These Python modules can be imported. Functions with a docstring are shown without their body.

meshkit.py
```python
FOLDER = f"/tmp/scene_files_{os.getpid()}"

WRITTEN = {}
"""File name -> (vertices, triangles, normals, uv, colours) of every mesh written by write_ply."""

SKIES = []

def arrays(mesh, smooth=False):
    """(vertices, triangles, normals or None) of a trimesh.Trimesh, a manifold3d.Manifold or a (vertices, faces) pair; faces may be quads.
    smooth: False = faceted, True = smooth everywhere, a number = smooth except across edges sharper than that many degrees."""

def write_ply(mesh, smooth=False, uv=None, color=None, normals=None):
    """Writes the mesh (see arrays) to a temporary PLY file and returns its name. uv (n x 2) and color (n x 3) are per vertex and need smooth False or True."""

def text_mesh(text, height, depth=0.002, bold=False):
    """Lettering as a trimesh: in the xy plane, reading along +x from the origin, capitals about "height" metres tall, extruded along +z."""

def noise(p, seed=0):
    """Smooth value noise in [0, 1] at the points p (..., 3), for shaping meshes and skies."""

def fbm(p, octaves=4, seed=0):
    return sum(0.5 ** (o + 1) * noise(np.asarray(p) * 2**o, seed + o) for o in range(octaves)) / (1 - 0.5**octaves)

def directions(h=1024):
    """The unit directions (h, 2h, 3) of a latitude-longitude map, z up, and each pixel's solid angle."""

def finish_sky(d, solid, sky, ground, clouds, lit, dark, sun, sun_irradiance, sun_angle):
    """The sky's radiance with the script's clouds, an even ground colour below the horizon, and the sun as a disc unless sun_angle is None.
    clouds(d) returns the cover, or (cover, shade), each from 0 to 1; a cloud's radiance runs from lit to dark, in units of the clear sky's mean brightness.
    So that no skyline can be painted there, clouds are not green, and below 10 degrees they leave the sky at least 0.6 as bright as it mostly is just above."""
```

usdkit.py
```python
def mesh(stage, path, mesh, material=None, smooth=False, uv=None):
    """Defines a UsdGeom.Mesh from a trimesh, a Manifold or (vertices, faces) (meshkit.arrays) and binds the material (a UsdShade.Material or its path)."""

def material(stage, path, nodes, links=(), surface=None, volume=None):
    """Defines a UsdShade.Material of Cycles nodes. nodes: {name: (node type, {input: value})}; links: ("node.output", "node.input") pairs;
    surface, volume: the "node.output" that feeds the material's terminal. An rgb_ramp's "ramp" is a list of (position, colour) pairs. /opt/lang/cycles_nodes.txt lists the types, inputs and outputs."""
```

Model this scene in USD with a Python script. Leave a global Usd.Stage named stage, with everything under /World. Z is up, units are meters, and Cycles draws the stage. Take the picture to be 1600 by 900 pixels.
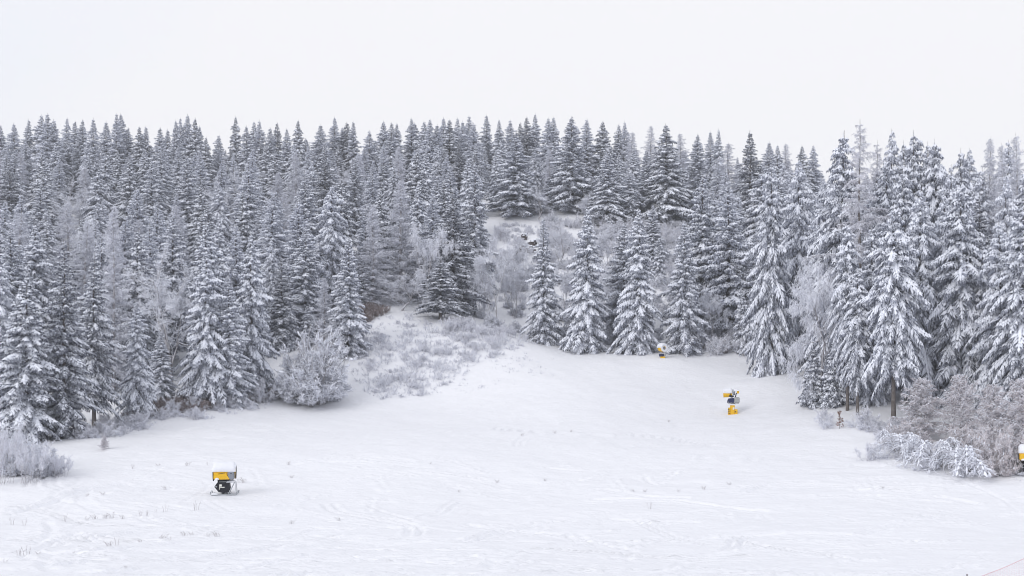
import math, random
import numpy as np, trimesh, usdkit, meshkit
from meshkit import fbm, noise
from scipy.interpolate import RBFInterpolator
from pxr import Usd, UsdGeom, UsdLux, UsdShade, Sdf, Gf, Vt

stage = Usd.Stage.CreateInMemory()
UsdGeom.SetStageUpAxis(stage, 'Z')
UsdGeom.SetStageMetersPerUnit(stage, 1.0)
stage.DefinePrim('/World', 'Xform')
stage.DefinePrim('/World/Looks', 'Scope')

# ------------------------------------------------------------------ camera, sky, light, exposure
F, U0, V0 = 1716.0, 800.0, 600.0          # focal length in photo pixels; column and row of the level line ahead (photo is 1600 x 900)
cam = UsdGeom.Camera.Define(stage, '/World/camera')
cam.CreateHorizontalApertureAttr(36.0)
cam.CreateVerticalApertureAttr(20.25)
cam.CreateFocalLengthAttr(36.0 * F / 1600)
cam.CreateVerticalApertureOffsetAttr((V0 - 450) / 1600 * 36.0)
cam.CreateClippingRangeAttr(Gf.Vec2f(0.1, 5000))
cam.CreateExposureAttr(0.0)
UsdGeom.Xformable(cam).AddRotateXOp().Set(90.0)      # stands at the origin and looks level along +y

SUN_AZ, SUN_EL = math.radians(222), math.radians(28)   # hidden by cloud: behind the camera to the left
SKY_STRENGTH = 0.1
HAZE = 0.0004      # per metre
def _sky():
    nodes = {
        'tc': ('texture_coordinate', {}),
        'sky': ('sky_texture', {'sky_type': 'single_scattering', 'sun_disc': False, 'sun_elevation': SUN_EL, 'sun_rotation': SUN_AZ}),
        'map': ('mapping', {'scale': (1.0, 1.0, 2.2)}),
        'n': ('noise_texture', {'scale': 1.3, 'detail': 3.0, 'roughness': 0.45}),
        'ramp': ('rgb_ramp', {'ramp': [(0.2, (8.5, 8.9, 9.7)), (0.42, (8.95, 9.2, 9.9)), (0.58, (9.55, 9.55, 9.9)), (1.0, (9.7, 9.68, 9.95))]}),
        'mix': ('mix_color', {'fac': 0.985, 'use_clamp': False}),
        'bg': ('background_shader', {'strength': SKY_STRENGTH}),
    }
    links = [('tc.generated', 'map.vector'), ('map.vector', 'n.vector'), ('n.fac', 'ramp.fac'), ('sky.color', 'mix.a'), ('ramp.color', 'mix.b'),
             ('mix.result', 'bg.color')]
    return usdkit.material(stage, '/World/Looks/sky_look', nodes, links, surface='bg.background')
dome = UsdLux.DomeLight.Define(stage, '/World/sky')
UsdShade.MaterialBindingAPI.Apply(dome.GetPrim()).Bind(_sky())
dome.GetPrim().SetCustomDataByKey('kind', 'structure')
sun = UsdLux.DistantLight.Define(stage, '/World/sun')
sun.CreateIntensityAttr(0.35)
sun.CreateAngleAttr(30.0)
sun.CreateNormalizeAttr(True)
sun.CreateColorAttr(Gf.Vec3f(1.0, 0.97, 0.93))
_sx = UsdGeom.Xformable(sun)
_sx.AddRotateZOp().Set(-math.degrees(SUN_AZ))
_sx.AddRotateXOp().Set(-(90 - math.degrees(SUN_EL)))

# ------------------------------------------------------------------ helpers
_used = {}
def numbered(path):
    n = _used.get(path, 0)
    _used[path] = n + 1
    return path if n == 0 else f'{path}_{n:03d}'

def tag(p, label=None, cat=None, group=None, kind=None):
    p = p.GetPrim() if hasattr(p, 'GetPrim') else p
    for k, v in (('label', label), ('category', cat), ('group', group), ('kind', kind)):
        if v: p.SetCustomDataByKey(k, v)
    return p

def obj(name, mesh, mat, parent='/World', smooth=False):
    parent = str(parent.GetPath()) if hasattr(parent, 'GetPath') else parent
    return usdkit.mesh(stage, numbered(f'{parent}/{name}'), mesh, mat, smooth=smooth)

def xform(name, loc=(0, 0, 0), rz=0.0, scale=(1, 1, 1), tilt=(0, 0), parent='/World'):
    x = UsdGeom.Xform.Define(stage, numbered(f'{parent}/{name}'))
    x.AddTranslateOp().Set(Gf.Vec3d(*map(float, loc)))
    if tilt[0] or tilt[1]:
        x.AddRotateXYZOp().Set(Gf.Vec3f(float(tilt[0]), float(tilt[1]), 0.0))
    if rz: x.AddRotateZOp().Set(float(math.degrees(rz)))
    if tuple(scale) != (1, 1, 1): x.AddScaleOp().Set(Gf.Vec3f(*map(float, scale)))
    return x

stage.CreateClassPrim('/World/kinds')
def place(kind, name, loc, rz, scale, label, cat, group=None, tilt=(0, 0)):
    x = xform(name, loc, rz, scale, tilt)
    x.GetPrim().GetReferences().AddInternalReference(Sdf.Path(f'/World/kinds/{kind}'))
    x.GetPrim().SetInstanceable(True)
    return tag(x, label, cat, group)

def kind(name):
    UsdGeom.Xform.Define(stage, f'/World/kinds/{name}')
    return f'/World/kinds/{name}'

def unit(v):
    return v / (np.linalg.norm(v, axis=-1, keepdims=True) + 1e-12)

def kites(base, d, length, width, normal):
    """Leaf-shaped quads: base, two shoulders, tip."""
    d = unit(d); side = unit(np.cross(d, normal))
    L, W = np.broadcast_to(length, (len(base),))[:, None], np.broadcast_to(width, (len(base),))[:, None]
    mid = base + d * L * 0.45
    v = np.stack([base, mid + side * W / 2, base + d * L, mid - side * W / 2], 1)
    i = np.arange(len(base))[:, None] * 4
    f = np.concatenate([i + [0, 1, 2], i + [0, 2, 3]], 0)
    return v.reshape(-1, 3), f

def ribbons(a, b, wa, wb, seed_normal):
    """Thin flat strips from a to b."""
    d = unit(b - a); side = unit(np.cross(d, seed_normal))
    wa, wb = np.broadcast_to(wa, (len(a),))[:, None], np.broadcast_to(wb, (len(a),))[:, None]
    v = np.stack([a - side * wa / 2, a + side * wa / 2, b + side * wb / 2, b - side * wb / 2], 1)
    i = np.arange(len(a))[:, None] * 4
    return v.reshape(-1, 3), np.concatenate([i + [0, 1, 2], i + [0, 2, 3]], 0)

def lumps(a, b, width, thick, lift=0.0, droop=0.35):
    """Elongated pillows of snow lying from a to b, their sides hanging a little."""
    d = b - a
    up = np.array([0, 0, 1.0]); side = unit(np.cross(d, up))
    n = len(a)
    W, T = np.broadcast_to(width, (n,))[:, None], np.broadcast_to(thick, (n,))[:, None]
    m = a + d * 0.55 + up * lift
    v = np.stack([a, b, m + side * W / 2 - up * W * droop * 0.5, m - side * W / 2 - up * W * droop * 0.5, m + up * T, m - up * T * 0.35], 1)
    i = np.arange(n)[:, None] * 6
    f = [i + q for q in ([0, 2, 4], [2, 1, 4], [1, 3, 4], [3, 0, 4], [2, 0, 5], [1, 2, 5], [3, 1, 5], [0, 3, 5])]
    return v.reshape(-1, 3), np.concatenate(f, 0)

def tube(p, r, sides=6, cap=True):
    p = np.asarray(p, float); r = np.broadcast_to(r, (len(p),))
    t = unit(np.gradient(p, axis=0))
    ref = np.where(np.abs(t[:, 2:]) < 0.9, [[0, 0, 1.0]], [[1.0, 0, 0]])
    a = unit(np.cross(t, ref)); b = np.cross(t, a)
    ang = np.arange(sides) * 2 * math.pi / sides
    v = p[:, None] + r[:, None, None] * (np.cos(ang)[None, :, None] * a[:, None] + np.sin(ang)[None, :, None] * b[:, None])
    f = []
    for i in range(len(p) - 1):
        for j in range(sides):
            k = (j + 1) % sides
            q = [i * sides + j, i * sides + k, (i + 1) * sides + k, (i + 1) * sides + j]
            f += [[q[0], q[2], q[1]], [q[0], q[3], q[2]]]
    if cap:
        for o, flip in ((0, False), ((len(p) - 1) * sides, True)):
            for j in range(1, sides - 1):
                f.append([o, o + j, o + j + 1] if not flip else [o, o + j + 1, o + j])
    return v.reshape(-1, 3), np.array(f)

def join(parts):
    vs, fs, n = [], [], 0
    for v, f in parts:
        if len(v) == 0: continue
        vs.append(v); fs.append(np.asarray(f) + n); n += len(v)
    return np.vstack(vs), np.vstack(fs)

# ------------------------------------------------------------------ materials
def mat(name, nodes, links=(), surface='p.BSDF', volume=None):
    return usdkit.material(stage, f'/World/Looks/{name}', nodes, links, surface=surface, volume=volume)

def plain(name, col, rough=0.5, spec=0.3, metallic=0.0, var=0.12, scale=6.0):
    c = np.array(col)
    return mat(name, {'tc': ('texture_coordinate', {}), 'n': ('noise_texture', {'scale': scale, 'detail': 4.0}),
                      'r': ('rgb_ramp', {'ramp': [(0.3, tuple(c * (1 - var))), (0.7, tuple(c * (1 + var)))]}),
                      'p': ('principled_bsdf', {'roughness': rough, 'specular_ior_level': spec, 'metallic': metallic})},
               [('tc.object', 'n.vector'), ('n.fac', 'r.fac'), ('r.color', 'p.base_color')])

SNOW = (0.808, 0.818, 0.862)
snow_ground = mat('snow_ground_look', {
    'g': ('geometry', {}),
    'n1': ('noise_texture', {'scale': 4.0, 'detail': 6.0, 'roughness': 0.6}),
    'n2': ('noise_texture', {'scale': 0.9, 'detail': 4.0, 'roughness': 0.55}),
    'map': ('mapping', {'scale': (0.55, 1.6, 1.0), 'rotation': (0, 0, 0.35)}),
    'n3': ('noise_texture', {'scale': 1.5, 'detail': 3.0, 'roughness': 0.6, 'distortion': 0.6}),
    'b1': ('bump', {'strength': 0.5, 'distance': 0.08}),
    'b2': ('bump', {'strength': 0.35, 'distance': 0.25}),
    'b3': ('bump', {'strength': 0.6, 'distance': 0.12}),
    'r': ('rgb_ramp', {'ramp': [(0.3, tuple(np.array(SNOW) * 0.975)), (0.7, SNOW)]}),
    'p': ('principled_bsdf', {'roughness': 0.75, 'specular_ior_level': 0.15})},
    [('g.position', 'n1.vector'), ('g.position', 'n2.vector'), ('g.position', 'map.vector'), ('map.vector', 'n3.vector'),
     ('n1.fac', 'b1.height'), ('n2.fac', 'b2.height'), ('n3.fac', 'b3.height'), ('b2.normal', 'b3.normal'), ('b3.normal', 'b1.normal'),
     ('b1.normal', 'p.normal'), ('n2.fac', 'r.fac'), ('r.color', 'p.base_color')])

snow_cap_look = mat('snow_cap_look', {
    'tc': ('texture_coordinate', {}), 'n': ('noise_texture', {'scale': 7.0, 'detail': 4.0}), 'b': ('bump', {'strength': 0.4, 'distance': 0.04}),
    'p': ('principled_bsdf', {'base_color': (0.75, 0.765, 0.82), 'roughness': 0.8, 'specular_ior_level': 0.1})},
    [('tc.object', 'n.vector'), ('n.fac', 'b.height'), ('b.normal', 'p.normal')])
snow_load = mat('snow_load_look', {
    'tc': ('texture_coordinate', {}), 'n': ('noise_texture', {'scale': 5.0, 'detail': 3.0}),
    'r': ('rgb_ramp', {'ramp': [(0.3, (0.77, 0.80, 0.89)), (0.7, (0.85, 0.875, 0.945))]}),
    'p': ('principled_bsdf', {'roughness': 0.8, 'specular_ior_level': 0.1})},
    [('tc.object', 'n.vector'), ('n.fac', 'r.fac'), ('r.color', 'p.base_color')])

def frosted(name, dark, frost, lo, hi, nz0=0.05, nz1=0.75, top=0.85, patch=1.1):
    """Needles or twigs: dark below, rimed in patches, snow caught on whatever faces up."""
    return mat(name, {
        'tc': ('texture_coordinate', {}), 'g': ('geometry', {}),
        'n': ('noise_texture', {'scale': patch, 'detail': 5.0, 'roughness': 0.65}),
        'm': ('map_range', {'from_min': 0.3, 'from_max': 0.7, 'to_min': lo, 'to_max': hi, 'clamp': True}),
        'mix': ('mix_color', {'a': dark, 'b': frost}),
        's': ('separate_xyz', {}),
        'k': ('map_range', {'from_min': nz0, 'from_max': nz1, 'to_min': 0.0, 'to_max': top, 'clamp': True}),
        'mix2': ('mix_color', {'b': (0.77, 0.80, 0.89)}),
        'p': ('principled_bsdf', {'roughness': 0.85, 'specular_ior_level': 0.1})},
        [('tc.object', 'n.vector'), ('n.fac', 'm.value'), ('m.result', 'mix.fac'), ('g.normal', 's.vector'), ('s.z', 'k.value'),
         ('mix.result', 'mix2.a'), ('k.result', 'mix2.fac'), ('mix2.result', 'p.base_color')])

needles_dark = frosted('needles_dark_look', (0.022, 0.027, 0.036), (0.31, 0.333, 0.42), 0.0, 0.72, 0.0, 0.75)
needles_mid = frosted('needles_look', (0.032, 0.039, 0.053), (0.45, 0.478, 0.585), 0.08, 0.92, -0.05, 0.68)
needles_rime = frosted('needles_rimed_look', (0.058, 0.066, 0.086), (0.57, 0.597, 0.70), 0.25, 1.0, -0.1, 0.6)
twig_larch = frosted('larch_twig_look', (0.33, 0.32, 0.345), (0.74, 0.755, 0.83), 0.3, 1.0, -0.2, 0.6, top=0.7)
twig_rust = frosted('rusty_larch_twig_look', (0.30, 0.283, 0.298), (0.72, 0.72, 0.785), 0.25, 1.0, -0.2, 0.6, top=0.7)
twig_rime = frosted('rimed_twig_look', (0.38, 0.38, 0.41), (0.80, 0.815, 0.88), 0.4, 1.0, -0.2, 0.6, top=0.8)
twig_bush = frosted('bush_twig_look', (0.46, 0.43, 0.445), (0.82, 0.83, 0.89), 0.3, 1.0, -0.3, 0.5, top=0.95)
twig_pink = frosted('sapling_twig_look', (0.36, 0.30, 0.295), (0.74, 0.70, 0.725), 0.2, 0.95, -0.2, 0.6, top=0.75)
bark_rime = frosted('rimed_bark_look', (0.15, 0.14, 0.145), (0.52, 0.51, 0.54), 0.15, 1.0, top=0.8, patch=2.0)
bracken = frosted('bracken_look', (0.11, 0.065, 0.05), (0.36, 0.30, 0.30), 0.0, 0.8, top=0.6)
leaf_brown = frosted('brown_leaf_look', (0.17, 0.085, 0.06), (0.30, 0.2, 0.18), 0.0, 0.7, top=0.3)
weed = plain('dry_weed_look', (0.47, 0.455, 0.47), 0.9, 0.05)
bark = frosted('bark_look', (0.085, 0.075, 0.07), (0.24, 0.22, 0.22), 0.0, 0.8, top=0.7, patch=2.5)

# ------------------------------------------------------------------ terrain
def W(u, v, y):
    return ((u - U0) / F * y, y, (V0 - v) / F * y)
CP = [W(*p) for p in [
    (-200, 900, 42), (0, 900, 42), (400, 903, 42), (800, 905, 42), (1200, 905, 42), (1600, 905, 41), (1900, 905, 42),
    (352, 773, 84), (0, 765, 83), (-150, 790, 82), (700, 770, 88), (1000, 765, 90), (1300, 765, 90), (1560, 747, 93), (1700, 745, 93),
    (50, 692, 105), (-150, 705, 103), (150, 680, 113), (240, 660, 119), (330, 637, 126), (430, 632, 132), (490, 628, 135), (600, 627, 137),
    (600, 690, 108), (900, 690, 112), (1145, 649, 130), (900, 620, 135), (1250, 690, 110),
    (700, 622, 140), (790, 605, 142), (870, 580, 148), (560, 560, 147), (580, 497, 162), (650, 492, 165), (720, 502, 162), (800, 528, 160), (700, 560, 150),
    (830, 537, 166), (920, 550, 163), (1000, 553, 160), (1035, 556, 155), (1100, 555, 160), (1170, 560, 158), (1100, 600, 145),
    (1205, 585, 142), (1250, 583, 144), (1290, 632, 124), (1330, 647, 118), (1390, 662, 112), (1450, 700, 104), (1500, 690, 108), (1590, 665, 105),
    (800, 352, 224), (900, 345, 228), (1040, 362, 222), (920, 450, 192), (1000, 465, 190), (820, 455, 192), (1140, 430, 200), (830, 395, 212), (760, 345, 226),
    (0, 302, 285), (150, 300, 285), (320, 312, 285), (480, 305, 285), (640, 302, 288), (800, 300, 285), (960, 305, 280), (1120, 320, 272), (1200, 335, 262), (1280, 340, 255),
    (1500, 460, 170), (1380, 440, 175), (1600, 455, 168), (1500, 370, 240), (1700, 360, 240),
    (100, 470, 190), (330, 450, 195), (500, 440, 200), (-200, 480, 190), (-250, 305, 285), (1850, 460, 170), (1850, 640, 108),
]]
CP += [(0, 0, -1.75), (-40, 0, -2.2), (40, 0, -1.6), (0, -60, 4), (-90, -40, 2), (90, -40, 3), (-40, 20, -4.5), (40, 20, -4.2), (0, 20, -4.4)]
CP += [(x, 330, 53) for x in (-320, -200, -100, 0, 60)] + [(x, 440, 36) for x in (-320, -160, 0, 160, 320)] + [(120, 320, 47), (220, 320, 44), (320, 330, 44)]
CP += [(-320, 60, -10), (-320, 180, 14), (-320, 280, 48), (320, 60, -8), (320, 180, 16), (320, 260, 36), (-150, 60, -10), (150, 60, -9)]
CP = np.array(CP)
_rbf = RBFInterpolator(CP[:, :2] / 100, CP[:, 2], kernel='thin_plate_spline', smoothing=0.002)

def ground(x, y, fine=True):
    x, y = np.broadcast_arrays(np.asarray(x, float), np.asarray(y, float))
    sh = x.shape
    P = np.stack([x.ravel(), y.ravel()], 1)
    z = _rbf(P / 100)
    P3 = np.concatenate([P, np.zeros((len(P), 1))], 1)
    z = z + 0.55 * (fbm(P3 / 9.0, 3, 5) - 0.5)
    if fine:
        z = z + 0.16 * (fbm(P3 * [0.9, 1.4, 1] / 1.6, 3, 9) - 0.5)
    return z.reshape(sh)

_gx, _gy = np.arange(-330, 331, 1.5), np.arange(-70, 471, 1.5)
from scipy.interpolate import RegularGridInterpolator
_coarse = RegularGridInterpolator((_gx, _gy), ground(*np.meshgrid(_gx, _gy, indexing='ij'), False), bounds_error=False, fill_value=None)
def gnd(x, y):
    x, y = np.broadcast_arrays(np.asarray(x, float), np.asarray(y, float))
    return _coarse(np.stack([x, y], -1))

def hit(u, v):
    """Where the line through photo pixel (u, v) first meets the ground."""
    ys = np.arange(38, 300, 0.5)
    z = gnd((u - U0) / F * ys, ys)
    vv = V0 - z / ys * F
    k = np.argmax(vv <= v)
    return ((u - U0) / F * ys[k], ys[k], float(z[k]))

def build_terrain():
    xs = np.concatenate([np.linspace(-330, -56, 150)[:-1], np.arange(-56, 56, 0.2), np.linspace(56, 330, 150)])
    ys = np.concatenate([np.linspace(-70, 36, 40)[:-1], np.arange(36, 100, 0.22), np.arange(100, 172, 0.6), np.arange(172, 300, 2.2), np.linspace(300, 470, 40)])
    X, Y = np.meshgrid(xs, ys)
    Z = ground(X, Y)
    # ski tracks: shallow pairs of ruts, carved into the sheet
    rng = np.random.default_rng(7)
    def carve(px, py, depth, w):
        x0, x1, y0, y1 = px.min() - 1.5, px.max() + 1.5, py.min() - 1.5, py.max() + 1.5
        i0, i1 = np.searchsorted(ys, [y0, y1]); j0, j1 = np.searchsorted(xs, [x0, x1])
        if i1 - i0 < 2 or j1 - j0 < 2: return
        sx, sy = X[i0:i1, j0:j1], Y[i0:i1, j0:j1]
        from scipy.spatial import cKDTree
        d, _ = cKDTree(np.stack([px, py], 1)).query(np.stack([sx.ravel(), sy.ravel()], 1), distance_upper_bound=2.0)
        d = np.minimum(d, 9).reshape(sx.shape)
        Z[i0:i1, j0:j1] += -depth * np.exp(-(d / w) ** 2) + 0.45 * depth * np.exp(-((d - 2.1 * w) / (0.8 * w)) ** 2)
    for k in range(150):
        y = rng.uniform(40, 118); half = 0.47 * y
        x = rng.uniform(-half, half)
        if rng.random() < 0.4: y = rng.uniform(40, 75); x = rng.uniform(-0.47, 0.1) * y
        a = rng.normal(0.0, 0.5) + (math.pi if rng.random() < 0.5 else 0)
        if rng.random() < 0.3: a += math.pi / 2
        n, step = int(rng.integers(20, 110)), 0.15
        turn = rng.normal(0, 0.004); ph = rng.uniform(0, 6); am = rng.uniform(0, 0.03)
        ang = a + np.cumsum(turn + am * np.sin(np.arange(n) * 0.06 + ph))
        px, py = x + np.cumsum(np.cos(ang)) * step, y + np.cumsum(np.sin(ang)) * step
        dep, w = rng.uniform(0.06, 0.17), rng.uniform(0.15, 0.23)
        carve(px, py, dep, w)
        if rng.random() < 0.6:
            o = rng.uniform(0.45, 0.7)
            carve(px - np.sin(ang) * o, py + np.cos(ang) * o, dep, w)
    # trampled spots
    for k in range(120):
        y = rng.uniform(40, 100); x = rng.uniform(-0.47, 0.47) * y
        t = np.arange(int(rng.integers(3, 14))) * 0.55
        a = rng.uniform(0, 6.28)
        for q in t:
            carve(np.array([x + math.cos(a) * q + rng.normal(0, .08)]), np.array([y + math.sin(a) * q + rng.normal(0, .08)]), 0.10, 0.2)
    ny, nx = X.shape
    v = np.stack([X, Y, Z], -1).reshape(-1, 3)
    i = (np.arange(ny - 1)[:, None] * nx + np.arange(nx - 1)[None]).ravel()
    f = np.concatenate([np.stack([i, i + 1, i + nx + 1], 1), np.stack([i, i + nx + 1, i + nx], 1)])
    return v, f
slope = obj('snow_slope', build_terrain(), snow_ground, smooth=True)
tag(slope, 'white open piste and forested hillside, all under fresh snow', 'terrain', kind='structure')

# ------------------------------------------------------------------ kinds of trees
def trunk_mesh(rng, H, r, sides=7, wob=0.08, n=14, z0=-0.8):
    z = np.linspace(z0, H, n)
    t = np.clip(z / H, 0, 1)
    x, y = wob * np.sin(z * 0.5 + rng.uniform(0, 6)) * t, wob * np.cos(z * 0.43 + rng.uniform(0, 6)) * t
    rad = r * (1 - t) ** 0.9 + 0.012 + 0.35 * r * np.exp(-np.maximum(z, 0) / 0.5)
    return tube(np.stack([x, y, z], 1), rad, sides)

def make_spruce(name, seed, H=20.0, R=3.2, bare=0.02, droop=0.5, snow=0.8, dens=0.88, needles=None, gap=0.46, irregular=0.2, big=1.0, column=0.0, power=0.82):
    rng = np.random.default_rng(seed)
    fol, sn = [], []
    h = max(0.35, bare * H)
    az0 = rng.uniform(0, 6.28)
    side_bias = rng.uniform(0, 6.28)
    Z = np.array([0, 0, 1.0])
    while h < H * 0.972:
        t = h / H
        q = (1 - t) / (1 - bare)
        prof = q ** power * (0.70 + 0.30 * min(1.0, (t - bare) * 6 + 0.15))
        nb = int(round(4 + 4.2 * min(1, q * 1.5)))
        if column: prof = (1 - math.exp(-column * q)) / (1 - math.exp(-column)) * (0.72 + 0.28 * min(1.0, (t - bare) * 6 + 0.15))
        level = rng.normal(1.0, irregular * 0.5)
        for b in range(nb):
            az = az0 + b * 6.2832 / nb + rng.normal(0, 0.25)
            L = R * prof * ((0.42 + 0.58 * min(1.0, q / 0.17)) if not column else (0.6 + 0.4 * min(1.0, q / 0.06))) * max(0.35, level + rng.normal(0, irregular)) * (1 + 0.10 * math.cos(az - side_bias)) + 0.08
            hz = h + rng.uniform(-0.5, 0.5) * gap
            el = 0.35 + 1.0 * (t - 0.85) if t > 0.85 else 0.08 + 0.27 * (t - 0.35) / 0.5 if t > 0.35 else 0.08
            dr = 1.25 * droop * (0.5 + 0.5 * q) * rng.uniform(0.55, 1.4)
            out = np.array([math.cos(az), math.sin(az), 0.0]); lat = np.array([-out[1], out[0], 0.0])
            def at(s):
                s = np.asarray(s)[:, None]
                r = L * s * (1 - 0.12 * dr * s)
                return out * r + Z * (hz + L * (el * s - 1.15 * dr * s ** 2 + 0.28 * dr * s ** 3)) + lat * 0.06 * L * s ** 2 * math.sin(az * 7)
            # side twigs
            ns = max(4, int(L / 0.125 * dens))
            S = np.repeat((np.arange(ns) + 0.6) / ns, 2) * 0.92 + 0.08
            S = np.clip(S + rng.normal(0, 0.02, len(S)), 0.06, 1.0)
            sg = np.tile([1.0, -1.0], ns)
            P = at(S); T = unit(at(S + 0.02) - at(S - 0.02))
            D = unit(T * 0.75 + lat * sg[:, None] * 0.7 + rng.normal(0, 0.12, (len(S), 3)) - Z * (0.18 + 0.5 * rng.random((len(S), 1))) * (0.4 + droop))
            TL = (0.36 * L * (1 - S) ** 0.6 * np.minimum(1, S * 4) + 0.10 + 0.05 * min(1, L)) * rng.uniform(0.7, 1.25, len(S)) * big
            N = unit(Z + 0.5 * lat * sg[:, None] + rng.normal(0, 0.3, (len(S), 3)))
            fol.append(kites(P, D, TL, 0.10 + 0.12 * TL, N))
            # hanging twiglets below the side twigs
            for fr in (0.45, 0.85):
                B = P + D * (TL * fr)[:, None]
                HD = unit(-Z + 0.35 * D + rng.normal(0, 0.2, (len(S), 3)))
                HL = (0.12 + 0.22 * rng.random(len(S))) * (0.6 + 0.4 * min(1.2, L / 2)) * big
                fol.append(kites(B, HD, HL, 0.075 + 0.05 * rng.random(len(S)), unit(rng.normal(0, 1, (len(S), 3)))))
            # snow: a lumpy tongue on the branch, fingers on the twigs
            load = snow * rng.uniform(0.55, 1.3)
            K = max(2, int(L / 0.34))
            s0 = np.arange(K) / K * 0.9 + 0.10
            A = at(s0 - 0.02); Bq = at(s0 + 0.9 / K + 0.05)
            wd = (0.07 + 0.14 * min(1.0, L / 1.3) + 0.24 * np.sin(np.pi * np.clip(s0 + 0.2, 0, 1)) * min(1.2, L / 2)) * np.sqrt(load) * rng.uniform(0.7, 1.3, K) * 1.15
            keep = rng.random(K) < min(1.0, 0.75 * load + 0.15)
            if keep.any():
                sn.append(lumps(A[keep] + Z * 0.02, Bq[keep] + Z * 0.02, wd[keep], (0.03 + 0.40 * wd[keep]) * load, 0.02))
            keep = rng.random(len(S)) < 0.62 * load
            if keep.any():
                tl = TL[keep][:, None]
                w2 = (0.05 + 0.22 * tl[:, 0]) * rng.uniform(0.7, 1.3, keep.sum())
                a2 = P[keep] + D[keep] * tl * 0.05; b2 = P[keep] + D[keep] * tl * rng.uniform(0.7, 1.0, (keep.sum(), 1))
                sn.append(lumps(a2 + Z * 0.02, b2 + Z * 0.0, w2, 0.05 + 0.3 * w2 * load, 0.015, 0.5))
        az0 += 0.9 + rng.normal(0, 0.2)
        h += gap * (0.55 + 0.6 * q) * rng.uniform(0.75, 1.25)
    # leader
    n = 14
    hz = H * 0.95 + (np.arange(n) / n) ** 0.9 * 0.05 * H; a = rng.uniform(0, 6.28, n)
    D = np.stack([np.cos(a), np.sin(a), np.full(n, 0.9)], 1)
    P = np.stack([np.zeros(n), np.zeros(n), hz], 1)
    fol.append(kites(P, D, np.linspace(0.30, 0.07, n), 0.06, unit(np.array([[0, 0, 1.0]]) - 0.4 * D)))
    sn.append(lumps(P[:9], P[:9] + unit(D[:9]) * 0.2, 0.07, 0.05))
    k = kind(name)
    obj('trunk', trunk_mesh(rng, H, 0.0125 * H), bark, k, smooth=True)
    tag(obj('crown', join(fol), needles or needles_mid, k), kind='stuff')
    tag(obj('snow_load', join(sn), snow_load, k, smooth=True), kind='stuff')

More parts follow.
